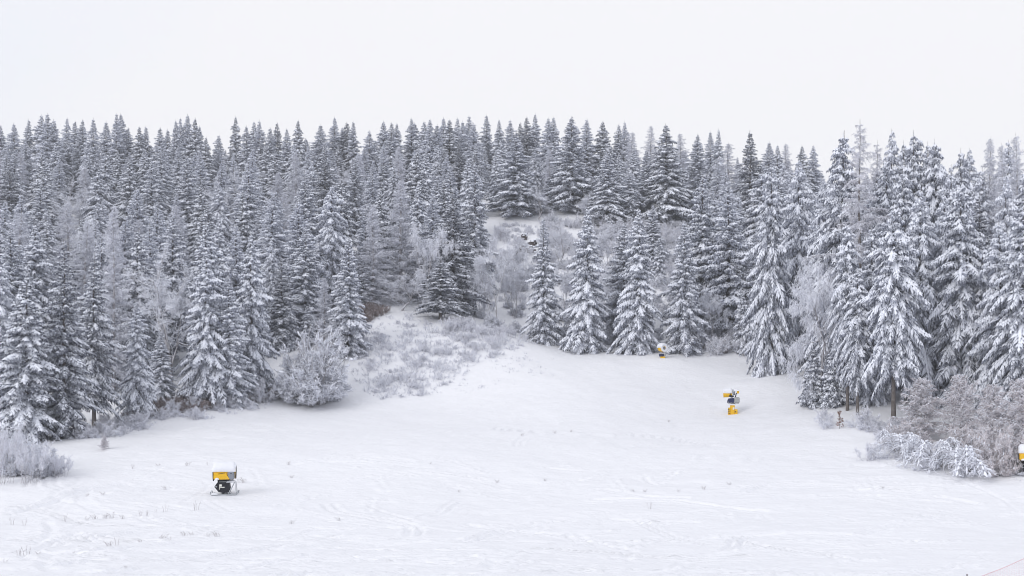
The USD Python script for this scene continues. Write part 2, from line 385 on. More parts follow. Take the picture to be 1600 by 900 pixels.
SPRUCES = {
    'spruce_full':   dict(seed=11, R=3.6, droop=0.40, snow=1.0, needles=needles_mid),
    'spruce_full_two': dict(seed=12, R=3.4, droop=0.46, snow=0.95, needles=needles_mid, irregular=0.25),
    'spruce_heavy':  dict(seed=13, R=3.5, droop=0.62, snow=1.2, needles=needles_mid, gap=0.52, big=1.12),
    'spruce_heavy_two': dict(seed=14, R=3.4, droop=0.55, snow=1.15, needles=needles_dark, gap=0.52, irregular=0.28, big=1.1),
    'spruce_dark':   dict(seed=15, R=3.2, droop=0.42, snow=0.6, needles=needles_dark, irregular=0.28),
    'spruce_dark_bare': dict(seed=16, R=3.2, droop=0.48, snow=0.75, needles=needles_dark, bare=0.16, irregular=0.3),
    'spruce_rimed':  dict(seed=17, R=3.1, droop=0.36, snow=0.8, needles=needles_rime, irregular=0.22),
    'spruce_rimed_two': dict(seed=18, R=3.0, droop=0.40, snow=0.9, needles=needles_rime, irregular=0.3),
    'spruce_tall':   dict(seed=21, R=2.9, droop=0.74, snow=0.95, needles=needles_mid, column=3.4, irregular=0.26, gap=0.5, big=1.1),
    'spruce_tall_two': dict(seed=22, R=2.8, droop=0.78, snow=0.98, needles=needles_rime, column=3.0, irregular=0.3, gap=0.52, big=1.1),
    'spruce_tall_bare': dict(seed=23, R=2.8, droop=0.74, snow=1.05, needles=needles_mid, column=3.6, irregular=0.3, gap=0.5, bare=0.25, big=1.1),
}
for n_, kw in SPRUCES.items():
    make_spruce(n_, **kw)
PROTO_R = {n_: kw['R'] for n_, kw in SPRUCES.items()}
for i, nd in enumerate((needles_mid, needles_dark)):
    n_ = ('spruce_small', 'spruce_small_dark')[i]
    make_spruce(n_, 31 + i, H=7.0, R=1.7, bare=0.02, droop=0.5, snow=1.0, gap=0.34, needles=nd, power=0.8)
    PROTO_R[n_] = 1.7
for i in range(3):
    make_spruce(f'spruce_far_{("a", "b", "c")[i]}', 41 + i, R=3.2, droop=0.6, snow=0.8, gap=0.75, dens=0.55, needles=(needles_mid, needles_dark, needles_rime)[i], big=1.5, irregular=0.25)

def make_larch(name, seed, H=22.0, R=3.0, bare=0.04, twig=None, dens=1.0, up=0.1, ragged=0.3, snow=0.25, gap=0.2, sag=0.25):
    rng = np.random.default_rng(seed)
    tw, br, sn = [], [], []
    Z = np.array([0, 0, 1.0])
    h = max(0.6, bare * H); az = rng.uniform(0, 6.28)
    while h < H * 0.985:
        t = h / H; q = (1 - t) / (1 - bare)
        for b in range(int(rng.integers(2, 4))):
            az += 2.4 + rng.normal(0, 0.4)
            L = R * q ** 0.8 * max(0.25, rng.normal(0.95, ragged)) + 0.15
            out = np.array([math.cos(az), math.sin(az), 0.0]); lat = np.array([-out[1], out[0], 0.0])
            el = up + 0.5 * t; dr = sag * rng.uniform(0.5, 1.6)
            bend = rng.normal(0, 0.12)
            def at(s):
                s = np.asarray(s)[:, None]
                return out * L * s + lat * L * bend * s ** 2 + Z * (h + L * (el * s - dr * s ** 2 + 0.25 * s ** 3 * el))
            st = np.linspace(0, 1, 6); Q = at(st)
            rad = np.linspace(0.045, 0.012, 6) * (0.5 + 0.5 * q)
            br.append(tube(Q, rad, 3, False))
            n = max(6, int(L / 0.042 * dens))
            S = rng.uniform(0.12, 1.0, n)
            P = at(S)
            D = unit(out * rng.uniform(0.1, 0.9, (n, 1)) + lat * rng.choice([-1, 1], (n, 1)) * rng.uniform(0.2, 1, (n, 1)) - Z * rng.uniform(-0.1, 0.9, (n, 1)))
            TL = (0.22 + 0.55 * rng.random(n)) * (1.15 - S * 0.7) * min(1.2, 0.4 + L / 2.5)
            E = P + D * TL[:, None] - Z * (0.06 * TL)[:, None]
            tw.append(ribbons(P, E, 0.040, 0.020, unit(rng.normal(0, 1, (n, 3)))))
            m = 3
            B = np.repeat(P + D * (TL * 0.0)[:, None], m, 0) + np.repeat(D * TL[:, None], m, 0) * rng.uniform(0.3, 1, (n * m, 1))
            D2 = unit(np.repeat(D, m, 0) * 0.5 + rng.normal(0, 0.6, (n * m, 3)) - Z * 0.35)
            E2 = B + D2 * rng.uniform(0.08, 0.24, (n * m, 1))
            tw.append(ribbons(B, E2, 0.032, 0.016, unit(rng.normal(0, 1, (n * m, 3)))))
            if snow:
                kq = rng.random(5) < snow * 2
                if kq.any(): sn.append(lumps(Q[:-1][kq] + Z * 0.03, Q[1:][kq] + Z * 0.03, 0.10, 0.06))
        h += gap * (0.6 + 0.6 * q) * rng.uniform(0.6, 1.5)
    k = kind(name)
    obj('trunk', trunk_mesh(rng, H, 0.0125 * H, wob=0.12), bark if bare > .1 else bark_rime, k, smooth=True)
    tag(obj('branches', join(br), bark_rime, k, smooth=True), kind='stuff')
    tag(obj('twigs', join(tw), twig or twig_larch, k), kind='stuff')
    if sn: tag(obj('snow_load', join(sn), snow_load, k, smooth=True), kind='stuff')
make_larch('larch_rimed', 51, R=3.4, twig=twig_larch, ragged=0.42, gap=0.25, sag=0.4)
make_larch('larch_rimed_two', 52, R=2.8, twig=twig_larch, ragged=0.48, gap=0.25, sag=0.35)
make_larch('larch_rusty', 53, H=26.0, R=3.9, twig=twig_rust, bare=0.18, ragged=0.55, snow=0.45, dens=1.1, gap=0.34, sag=0.55)
make_larch('larch_sapling', 54, H=6.0, R=2.0, twig=twig_pink, bare=0.03, up=0.22, dens=1.2, snow=0.6, gap=0.16, ragged=0.35)
make_larch('larch_sapling_two', 55, H=6.0, R=1.9, twig=twig_pink, bare=0.03, up=0.35, dens=1.2, snow=0.6, gap=0.16, ragged=0.35)

def make_bare(name, seed, H, stems=1, spread=0.5, lean=0.1, twig=None, levels=4, fork=3, twig_n=7, droop=0.0, r0=0.16, first=0.3, snow=0.3, twig_len=0.45, start_r=0.0, arch=0.0, ratio=0.66, tw_w=0.03, wig=0.10, lift=1.0, tw_ran=0.6):
    """Bare broadleaf trees and bushes, all their twigs white with rime."""
    rng = np.random.default_rng(seed)
    tw, br, sn = [], [], []
    Z = np.array([0, 0, 1.0])
    def grow(p, d, L, r, lev):
        n = 5
        pts = [p]; dd = d.copy()
        for i in range(n):
            dd = unit(dd + rng.normal(0, wig, 3) + Z * (lift * (0.05 - droop * 0.12 * (levels - lev >= 0) * (lev < levels - 0))) - Z * arch * 0.22)
            pts.append(pts[-1] + dd * L / n)
        pts = np.array(pts)
        rad = np.linspace(r, r * 0.55, n + 1)
        br.append(tube(pts, np.maximum(rad, 0.010), 5 if lev == levels else 3, False))
        if r < 0.09 and rng.random() < snow * 1.6:
            sn.append(lumps(pts[:-1] + Z * rad[:-1, None], pts[1:] + Z * rad[1:, None], 0.06 + 1.5 * rad[:-1], 0.04 + 0.7 * rad[:-1]))
        if lev <= 2:
            m = twig_n * (2 if lev == 1 else 1)
            s = rng.uniform(0.15, 1, m) * n; i0 = np.minimum(s.astype(int), n - 1)
            P = pts[i0] + (pts[i0 + 1] - pts[i0]) * (s - i0)[:, None]
            D = unit(dd * 0.7 + rng.normal(0, tw_ran, (m, 3)) - Z * (droop * 0.9))
            TL = twig_len * rng.uniform(0.5, 1.2, m)
            M = P + D * (TL * 0.5)[:, None]
            D2 = unit(D + rng.normal(0, 0.25, (m, 3)) - Z * droop * 0.6)
            E = M + D2 * (TL * 0.5)[:, None]
            tw.append(ribbons(P, M, tw_w, tw_w * 0.8, unit(rng.normal(0, 1, (m, 3)))))
            tw.append(ribbons(M, E, tw_w * 0.8, tw_w * 0.45, unit(rng.normal(0, 1, (m, 3)))))
            k3 = 3
            B = np.repeat(P, k3, 0) + np.repeat((E - P), k3, 0) * rng.uniform(0.2, 1, (m * k3, 1))
            D3 = unit(np.repeat(D2, k3, 0) * 0.7 + rng.normal(0, 0.6, (m * k3, 3)) - Z * droop * 0.5)
            E3 = B + D3 * (twig_len * rng.uniform(0.2, 0.5, (m * k3, 1)))
            tw.append(ribbons(B, E3, tw_w * 0.75, tw_w * 0.4, unit(rng.normal(0, 1, (m * k3, 3)))))
        if lev > 1:
            for c in range(fork):
                s = rng.uniform(0.35, 1.0) if c else 1.0
                i0 = min(int(s * n), n - 1)
                P = pts[i0] + (pts[i0 + 1] - pts[i0]) * (s * n - i0)
                nd = unit(dd + rng.normal(0, spread, 3) + Z * 0.12 * lift)
                grow(P, nd, L * ratio * rng.uniform(0.75, 1.2), r * 0.55 * (1.15 if c == 0 else 0.85), lev - 1)
    total = sum(ratio ** i for i in range(levels))
    for s in range(stems):
        a = s * 2.4 + rng.normal(0, 0.3)
        o = np.array([math.cos(a), math.sin(a), 0.0])
        d = unit(Z + o * (lean * rng.uniform(0.5, 1.5) if stems > 1 else lean * rng.random()))
        hh = H * rng.uniform(0.8, 1.05) / total
        grow(o * start_r * rng.random() - Z * 0.3, d, hh * (1 + first), r0 * rng.uniform(0.7, 1.1), levels)
    k = kind(name)
    tag(obj('branches' if stems > 1 else 'trunk', join(br), bark_rime, k, smooth=True), kind='stuff')
    tag(obj('twigs', join(tw), twig or twig_rime, k), kind='stuff')
    if sn: tag(obj('snow_load', join(sn), snow_load, k, smooth=True), kind='stuff')
make_bare('broadleaf_wide', 61, 11.0, stems=1, spread=0.6, levels=6, fork=3, r0=0.26, twig_n=4, droop=0.1, twig_len=0.6, tw_w=0.035)
make_bare('broadleaf_birch', 62, 12.0, stems=1, spread=0.46, levels=6, fork=3, r0=0.20, twig_n=6, droop=0.7, twig_len=0.9, tw_w=0.04)
make_bare('broadleaf_slim', 63, 11.0, stems=3, lean=0.12, spread=0.36, levels=5, fork=3, r0=0.10, twig_n=7, droop=0.2, tw_w=0.04, twig_len=0.7, start_r=0.8)
make_bare('scrub_upright', 75, 1.7, stems=12, lean=0.25, spread=0.3, levels=2, fork=3, r0=0.016, twig_n=8, twig=twig_bush, start_r=0.9, snow=0.6, twig_len=0.35, tw_w=0.024)
make_bare('bush_tall', 65, 4.2, stems=16, lean=0.32, spread=0.36, levels=3, fork=3, r0=0.03, twig_n=9, twig=twig_bush, start_r=1.7, snow=0.35, twig_len=0.4)
def make_dome(name, seed, H, R, n=120, twig=None, snow=0.5, tw_w=0.03, low=0.05):
    """A rounded bush: crooked stems from one foot fanning out to a dome of short stiff twigs pointing every way."""
    rng = np.random.default_rng(seed); br, tw, sn = [], [], []
    Z = np.array([0, 0, 1.0])
    for i in range(n):
        d = unit(rng.normal(0, 1, 3) * [1, 1, 0.8]); d[2] = abs(d[2])
        reach = rng.uniform(0.45, 1.0) ** 0.6
        lump = 0.75 + 0.45 * fbm(np.array([d * 1.7 + seed]), 2, seed)[0]
        e = d * [R, R, H] * reach * lump + [0, 0, low * H]
        b = np.array([d[0], d[1], 0]) * R * 0.22 * rng.random() + rng.normal(0, .08, 3) * [1, 1, 0] - Z * .2
        k1 = b * .45 + e * .55 + Z * H * .12 * rng.random() + rng.normal(0, .10, 3) * R
        t = np.linspace(0, 1, 7)[:, None]
        P = b * (1 - t) ** 2 + 2 * k1 * t * (1 - t) + e * t ** 2 + rng.normal(0, .03 * R, (7, 3)) * t
        br.append(tube(P, np.linspace(.035, .012, 7), 3, False))
        ends = [(P, 1.0)]
        for c in range(4):
            q = P[int(rng.integers(2, 6))]
            f = q + unit(rng.normal(0, 1, 3) + d * .9) * rng.uniform(.25, .6) * min(1.0, R / 2)
            f[2] = max(f[2], .05)
            Q = np.stack([q, (q + f) / 2 + rng.normal(0, .04, 3), f])
            br.append(tube(Q, [.016, .012, .008], 3, False)); ends.append((Q, .9))
        for Q, sc in ends:
            m = 14
            s_ = rng.uniform(.35, .999, m) * (len(Q) - 1); i0 = s_.astype(int)
            A = Q[i0] + (Q[i0 + 1] - Q[i0]) * (s_ - i0)[:, None]
            D = unit(rng.normal(0, 1, (m, 3)) + d * .6)
            B = A + D * rng.uniform(.12, .36, (m, 1)) * sc
            B[:, 2] = np.maximum(B[:, 2], .02)
            tw.append(ribbons(A, B, tw_w, tw_w * .5, unit(rng.normal(0, 1, (m, 3)))))
            A2 = np.repeat(A + (B - A) * .5, 2, 0)
            B2 = A2 + unit(rng.normal(0, 1, (m * 2, 3))) * rng.uniform(.07, .18, (m * 2, 1))
            tw.append(ribbons(A2, B2, tw_w * .8, tw_w * .4, unit(rng.normal(0, 1, (m * 2, 3)))))
            kq = rng.random(len(Q) - 1) < snow
            if kq.any(): sn.append(lumps(Q[:-1][kq] + Z * .02, Q[1:][kq] + Z * .02, rng.uniform(.06, .15, kq.sum()), rng.uniform(.05, .10, kq.sum())))
    k = kind(name)
    tag(obj('branches', join(br), bark_rime, k, smooth=True), kind='stuff')
    tag(obj('twigs', join(tw), twig or twig_rime, k), kind='stuff')
    if sn: tag(obj('snow_load', join(sn), snow_load, k, smooth=True), kind='stuff')
make_dome('bush_round', 64, 4.3, 2.3, n=150, snow=.6)
make_dome('bush_rimed', 74, 2.4, 1.5, n=70, snow=.45)
make_dome('bush_brown', 84, 2.6, 1.6, n=70, twig=twig_pink, snow=.4)
def make_arching(name, seed, n=13, H=2.2, reach=2.6):
    """A bush whose stems the snow has bent over until their tips touch the ground."""
    rng = np.random.default_rng(seed); br, tw, sn = [], [], []
    Z = np.array([0, 0, 1.0])
    for i in range(n):
        a = rng.uniform(0, 6.28); o = np.array([math.cos(a), math.sin(a), 0.0]); lat = np.array([-o[1], o[0], 0.0])
        h = H * rng.uniform(0.45, 1.05); r = reach * rng.uniform(0.5, 1.1)
        t = np.linspace(0, 1, 11)
        P = o * (r * t ** 1.15)[:, None] + Z * (h * np.sin(np.pi * np.minimum(t * 0.98, 1)) ** 0.8)[:, None] + lat * (rng.normal(0, .25) * t ** 2 * r)[:, None] + o * rng.uniform(0, .5)
        br.append(tube(P, np.linspace(.04, .012, 11), 4, False))
        sn.append(lumps(P[1:-1] + Z * .03, P[2:] + (P[2:] - P[1:-1]) * .25 + Z * .03, rng.uniform(.10, .22, 9), rng.uniform(.06, .13, 9)))
        m = 55
        s_ = rng.uniform(.15, .999, m) * 10; i0 = s_.astype(int)
        B = P[i0] + (P[i0 + 1] - P[i0]) * (s_ - i0)[:, None]
        D = unit(lat * rng.choice([-1, 1], (m, 1)) * rng.uniform(.2, 1, (m, 1)) + o * rng.uniform(-.1, .8, (m, 1)) - Z * rng.uniform(.0, 1.2, (m, 1)))
        L = rng.uniform(.25, .8, m)
        E = B + D * L[:, None] - Z * (.25 * L ** 2)[:, None]
        E[:, 2] = np.maximum(E[:, 2], .02)
        tw.append(ribbons(B, E, .034, .016, unit(rng.normal(0, 1, (m, 3)))))
        kq = rng.random(m) < .3
        sn.append(lumps(B[kq], E[kq] + Z * .03, rng.uniform(.04, .09, kq.sum()), rng.uniform(.03, .06, kq.sum())))
        C = np.repeat(B, 3, 0) + np.repeat(E - B, 3, 0) * rng.uniform(.2, 1, (m * 3, 1))
        C2 = C + unit(rng.normal(0, .7, (m * 3, 3)) - Z * .3) * rng.uniform(.1, .3, (m * 3, 1)); C2[:, 2] = np.maximum(C2[:, 2], .02)
        tw.append(ribbons(C, C2, .028, .012, unit(rng.normal(0, 1, (m * 3, 3)))))
    k = kind(name)
    tag(obj('branches', join(br), bark_rime, k, smooth=True), kind='stuff')
    tag(obj('twigs', join(tw), twig_bush, k), kind='stuff')
    tag(obj('snow_load', join(sn), snow_load, k, smooth=True), kind='stuff')
make_arching('bush_bent', 66)
make_bare('bush_low', 67, 1.5, stems=11, lean=0.9, spread=0.6, levels=2, fork=4, r0=0.02, twig_n=9, twig=twig_bush, start_r=0.6, snow=1.2, twig_len=0.3, wig=0.2)
make_bare('scrub_tuft', 68, 0.85, stems=4, lean=0.7, spread=0.55, levels=2, fork=3, r0=0.010, twig_n=4, twig=twig_bush, start_r=0.45, snow=1.1, wig=0.2, twig_len=0.22, tw_w=0.020)
make_bare('scrub_thin', 78, 1.1, stems=4, lean=0.3, spread=0.35, levels=2, fork=3, r0=0.012, twig_n=5, twig=twig_bush, start_r=0.6, snow=0.8, wig=0.15, twig_len=0.28, tw_w=0.020)
make_bare('bracken_tuft', 69, 0.9, stems=9, lean=0.9, spread=0.5, levels=2, fork=3, r0=0.012, twig_n=8, twig=bracken, start_r=0.4, snow=0.15, twig_len=0.25, tw_w=0.03)

KIND_H = {**{n_: 20.0 for n_ in SPRUCES}, 'spruce_small': 7.0, 'spruce_small_dark': 7.0, 'larch_rimed': 22.0, 'larch_rimed_two': 22.0, 'larch_rusty': 26.0,
          'larch_sapling': 6.0, 'larch_sapling_two': 6.0}
PROTO_R.update({'larch_rimed': 3.4, 'larch_rimed_two': 2.8, 'larch_rusty': 3.7, 'larch_sapling': 2.0, 'larch_sapling_two': 1.9})
# heights and reaches of the grown bushes and trees, measured from their meshes
for k_ in ('broadleaf_wide', 'broadleaf_birch', 'broadleaf_slim', 'bush_round', 'bush_tall', 'bush_bent', 'bush_low', 'bush_rimed', 'bush_brown', 'scrub_upright', 'scrub_tuft', 'scrub_thin', 'bracken_tuft'):
    p_ = np.array(UsdGeom.Mesh.Get(stage, f'/World/kinds/{k_}/twigs').GetPointsAttr().Get())
    KIND_H[k_] = float(np.percentile(p_[:, 2], 99.5)); PROTO_R[k_] = float(np.percentile(np.hypot(p_[:, 0], p_[:, 1]), 95))

NAME_OF = {'spruce': 'spruce_tree', 'larch': 'larch_tree', 'broadleaf': 'bare_tree', 'bush': 'snowy_bush'}
CAT_OF = {'spruce': 'spruce tree', 'larch': 'larch tree', 'broadleaf': 'bare tree', 'bush': 'bush'}
rngP = np.random.default_rng(3)
TREES = []        # (u, v_top, y, half width in px) of everything placed, for the count of what shows
def plant(k, u, vtop, y, hw, label, group=None, name=None, cat=None, tilt=(0, 0)):
    """A tree whose tip stands at photo pixel (u, vtop) when its foot is at distance y."""
    x = (u - U0) / F * y
    z = float(gnd(x, y))
    H = (V0 - vtop) / F * y - z
    s = H / KIND_H[k]
    if k.startswith('spruce_tall'): hw *= 0.78      # their boughs reach past the mean width
    sr = hw * y / F / PROTO_R[k]
    sr *= rngP.uniform(0.94, 1.06)
    b = k.split('_')[0]
    TREES.append((u, vtop, y, hw, H))
    return place(k, name or NAME_OF[b], (x, y, z - 0.05), rngP.uniform(0, 6.28), (sr, sr, s), label, cat or CAT_OF[b], group, tilt)
LATER = []        # (u, prim, look, where): labelled together once all are planted
WHERE = [(205, 'above the dark left corner'), (310, 'above the white broadleaf tree'), (425, 'above the three snow-laden spruces'), (560, 'above the round rimed bush'),
         (665, 'above the mound, left half'), (765, 'above the mound, right half'), (880, 'above the rocky ledge'), (985, 'above the broad piste-end spruces'),
         (1100, 'above the far snow gun'), (1190, 'above the far right corner'), (1300, 'above the dark piste-edge pair'), (1450, 'around the very tall larch'), (9999, 'above the pinkish saplings')]
LOOKS = {'spruce_full': 'snowy spruce', 'spruce_full_two': 'snowy spruce', 'spruce_heavy': 'heavily laden spruce', 'spruce_heavy_two': 'heavily laden spruce', 'spruce_tall': 'tall spruce', 'spruce_tall_two': 'tall spruce', 'spruce_tall_bare': 'tall spruce', 'spruce_dark': 'dark spruce',
         'spruce_dark_bare': 'dark spruce', 'spruce_rimed': 'grey rimed spruce', 'spruce_rimed_two': 'grey rimed spruce', 'larch_rimed': 'pale larch', 'larch_rimed_two': 'pale larch',
         'broadleaf_slim': 'bare rimed tree', 'broadleaf_wide': 'bare rimed tree'}
def later(prim, k, u, band):
    LATER.append((u, prim, LOOKS[k], f'{band} {next(w for q, w in WHERE if u < q)}'))
def name_later():
    rows = {}
    for r in sorted(LATER, key=lambda r: r[0]): rows.setdefault((r[2], r[3]), []).append(r[1])
    num = ['', 'first', 'second', 'third', 'fourth', 'fifth', 'sixth', 'seventh', 'eighth', 'ninth', 'tenth', 'eleventh', 'twelfth']
    for (look, where), ps in rows.items():
        n = len(ps)
        for i, p in enumerate(ps):
            if n == 1: lab = f'only {look} {where}'
            elif n == 2: lab = f'{("left", "right")[i]} one of two {look}s {where}'
            elif i in (0, n - 1): lab = f'{("leftmost", "rightmost")[i > 0]} {look} {where}'
            elif n == 3: lab = f'middle one of three {look}s {where}'
            else: lab = f'{num[i + 1]} {look} from the left {where}'
            tag(p, lab.replace('larchs', 'larches'), None, f'{look.split()[-1]}s {where}'.replace('larchs', 'larches') if n > 1 else None)
def plantb(k, u, vtop, vbase, hw, label, **kw):
    return plant(k, u, vtop, hit(u, vbase)[1], hw, label, **kw)

# ------------------------------------------------------------------ trees along the piste, one by one
# left edge
plantb('spruce_heavy_two', 42, 428, 690, 62, 'broad dark spruce at the left forest corner, nearest to the left thicket')
plantb('spruce_dark', 100, 372, 684, 46, 'tall dark spruce just right of the broad corner spruce on the left')
plant('spruce_dark_bare', 147, 392, 117, 40, 'thin dark spruce with a bare lower trunk beside the dip in the left forest edge')
plant('larch_rimed', 178, 318, 132, 40, 'tall pale larch standing behind the dark spruces of the left forest corner')
plantb('spruce_heavy', 213, 468, 652, 33, 'middle-sized spruce between the dark left corner and the three snow-laden spruces')
plantb('spruce_full_two', 252, 515, 628, 27, 'low spruce under the wide white broadleaf tree on the left')
plantb('broadleaf_wide', 268, 392, 615, 72, 'wide white rimed broadleaf tree behind the three snow-laden spruces on the left')
plantb('spruce_heavy', 322, 388, 630, 47, 'leftmost of the three snow-laden spruces above the brown bracken', group='three snow-laden spruces on the left')
plantb('spruce_full', 357, 428, 632, 42, 'shortest and middle one of the three snow-laden spruces above the brown bracken', group='three snow-laden spruces on the left')
plantb('spruce_heavy', 392, 362, 617, 45, 'rightmost and tallest of the three snow-laden spruces above the brown bracken', group='three snow-laden spruces on the left')
plant('spruce_dark', 440, 400, 150, 32, 'dark spruce in the gap right of the three snow-laden spruces')
plant('spruce_full', 477, 352, 156, 42, 'snowy spruce standing right behind the round rimed bush at the foot of the mound')
plantb('spruce_small', 452, 468, 545, 20, 'small white spruce behind the left half of the round rimed bush')
plantb('spruce_small', 480, 478, 540, 18, 'small white spruce behind the middle of the round rimed bush')
plant('larch_rimed_two', 507, 432, 150, 22, 'small pale larch between the round bush and the spruce at the foot of the mound')
plantb('spruce_full', 545, 368, 552, 38, 'single snowy spruce at the left foot of the scrub-covered mound')
plantb('bush_round', 488, 516, 629, 57, 'large round white rimed bush at the piste edge, left of the mound', name='rimed_bush')
plantb('bush_low', 405, 590, 630, 26, 'low white bush beside the large round rimed bush, at its left', name='low_bush')
plant('spruce_rimed', 565, 392, 172, 30, 'rimed grey spruce behind the left end of the mound')
# behind the mound
plant('larch_rimed', 583, 318, 172, 34, 'slender grey larch above the left end of the mound')
plant('larch_rimed', 626, 280, 178, 42, 'tallest pale larch above the middle of the mound')
plant('broadleaf_wide', 628, 430, 168, 40, 'gnarled rimed broadleaf tree standing at the back of the mound')
plant('broadleaf_birch', 668, 352, 168, 44, 'drooping snow-capped broadleaf tree at the back of the mound')
plant('spruce_rimed_two', 676, 300, 182, 34, 'rimed spruce rising behind the drooping broadleaf tree of the mound')
plant('spruce_dark', 708, 298, 172, 44, 'dark spruce at the right end of the mound top')
plant('spruce_full', 742, 250, 190, 38, 'tall spruce behind the right end of the mound, left of the snowy ledge')
plantb('spruce_dark_bare', 688, 400, 500, 34, 'low dark spruce with a bare foot on top of the mound')
plantb('broadleaf_slim', 772, 372, 510, 36, 'slim rimed trees with several thin stems right of the mound')
plant('broadleaf_slim', 805, 388, 178, 28, 'thin rimed tree under the rocky ledge, right of the slim stems by the mound')
# centre row
plantb('spruce_full_two', 849, 338, 537, 31, 'leftmost and narrowest of the four snowy spruces behind the piste end', group='four snowy spruces behind the piste')
plantb('spruce_heavy', 918, 322, 549, 46, 'broad heavily laden spruce, second from the left of the four behind the piste', group='four snowy spruces behind the piste')
plantb('spruce_heavy', 998, 322, 552, 42, 'broad spruce just left of the far snow gun, third of the four behind the piste', group='four snowy spruces behind the piste')
plantb('spruce_full', 1069, 342, 551, 34, 'spruce just right of the far snow gun, last of the four behind the piste', group='four snowy spruces behind the piste')
plant('spruce_full', 975, 345, 172, 40, 'spruce half hidden behind the third of the four spruces behind the piste')
plant('spruce_full_two', 1098, 272, 176, 48, 'tall spruce above and behind the last of the four spruces by the far snow gun')
plant('spruce_rimed_two', 1138, 280, 172, 48, 'tall grey rimed spruce left of the small spruces at the right end of the piste')
plantb('spruce_small', 1160, 458, 548, 20, 'small white spruce in the corner at the far right end of the piste')
plantb('spruce_small', 1182, 430, 556, 22, 'young spruce leaning on the dark pair at the far right end of the piste')
plantb('bush_low', 1122, 524, 556, 26, 'low snowy bush right of the far snow gun', name='low_bush')
plant('spruce_full', 1020, 318, 205, 26, 'slim spruce on the slope above the third of the four spruces')
plant('spruce_small', 1030, 372, 196, 17, 'small spruce on the open slope between the two right ones of the four')
# right edge
plantb('spruce_tall', 1205, 252, 584, 44, "tall dark snow-laden spruce by the far piste's right edge, left of a pair")
plant('spruce_tall_two', 1248, 246, 152, 46, 'tall dark snow-laden spruce right of its twin at the edge of the far piste')
plantb('broadleaf_birch', 1283, 405, 634, 66, 'large rimed birch with hanging twigs at the right edge of the piste')
plantb('spruce_small_dark', 1272, 545, 634, 24, 'small dark spruce under the left half of the large rimed birch')
plantb('spruce_small_dark', 1302, 535, 636, 26, 'small dark spruce under the right half of the large rimed birch')
plant('spruce_tall', 1308, 203, 134, 60, 'tall spruce with a ragged sideways top left of the very tall larch', tilt=(0, 1.5))
plant('larch_rusty', 1343, 185, 127, 46, 'very tall pinkish-brown larch with the highest tip of the right forest edge')
plantb('spruce_tall_bare', 1340, 420, 648, 32, 'snowy spruce with a long bare trunk at the piste edge, right of a pair')
plantb('spruce_tall_bare', 1324, 345, 642, 34, 'snowy spruce with a thinner bare trunk at the piste edge, left of a close pair')
plant('larch_rusty', 1370, 218, 140, 34, 'brownish larch behind the right shoulder of the very tall pinkish-brown larch')
plantb('spruce_tall_bare', 1396, 318, 664, 50, 'wide-branched spruce with a bare lower trunk at the right piste edge')
plant('spruce_tall', 1362, 350, 122, 40, 'spruce between the close pair of bare trunks and the wide-branched spruce')
plant('spruce_tall_two', 1394, 200, 142, 44, 'tall grey spruce whose tip stands above the wide-branched spruce')
plant('spruce_tall', 1428, 202, 140, 46, 'tall grey spruce with the highest tip in the middle of the right forest')
plant('spruce_tall_two', 1438, 292, 121, 48, 'snowy spruce between the wide-branched spruce and the thick right-hand spruces')
plant('spruce_tall_bare', 1460, 216, 138, 44, 'dark-stemmed tall spruce right of the highest tip of the right forest')
plant('spruce_tall', 1502, 282, 118, 60, 'thick spruce with long snowy boughs above the pinkish saplings on the right')
plant('spruce_tall_two', 1562, 345, 113, 52, 'snow-laden spruce above the rightmost pinkish saplings')
plant('spruce_tall', 1598, 322, 109, 62, 'thick snow-laden spruce cut by the right edge of the picture')
plant('spruce_tall_two', 1370, 262, 140, 46, 'snowy spruce directly behind the very tall larch, at its right')
plant('spruce_tall_two', 1288, 300, 140, 46, 'laden spruce behind the crown of the large rimed birch')
plant('spruce_tall', 1412, 262, 128, 46, 'snowy spruce between the two highest grey tips, lower than both')
plant('spruce_tall_two', 1475, 300, 124, 46, 'snowy spruce squeezed left of the thick long-boughed spruce on the right')
plant('spruce_tall', 1535, 372, 117, 40, 'shorter laden spruce filling the gap right of the thick long-boughed spruce')
plant('spruce_tall_two', 1572, 270, 122, 44, 'grey rimed spruce below the three pale larches at the right end')
plant('spruce_tall', 1386, 242, 132, 46, 'laden spruce left of and below the tip behind the wide-branched spruce')
plant('spruce_tall_two', 1534, 262, 134, 44, 'snowy spruce under the left one of the three pale larches')
plant('spruce_tall', 1604, 262, 126, 48, 'laden spruce under the tallest pale larch at the right end')
plant('spruce_tall_two', 1486, 256, 134, 42, 'grey rimed spruce left of the tip behind the long-boughed spruce')
plant('spruce_dark', 1530, 300, 126, 44, 'dark spruce behind the thick long-boughed spruce on the right')
plant('spruce_tall', 1502, 230, 140, 40, 'spruce tip rising behind the thick long-boughed spruce on the right')
plant('larch_rimed', 1547, 212, 134, 38, 'tall pale larch, left one of three at the right end of the skyline')
plant('larch_rimed_two', 1588, 206, 130, 38, 'tallest pale larch at the right end of the skyline')
plant('larch_rimed_two', 1565, 222, 150, 30, 'pale larch between the two tall ones at the right end of the skyline')
plant('spruce_dark', 1655, 300, 112, 60, 'dark spruce just beyond the right edge of the picture')
plant('spruce_tall', 1640, 240, 135, 46, 'tall spruce just beyond the right edge of the picture')
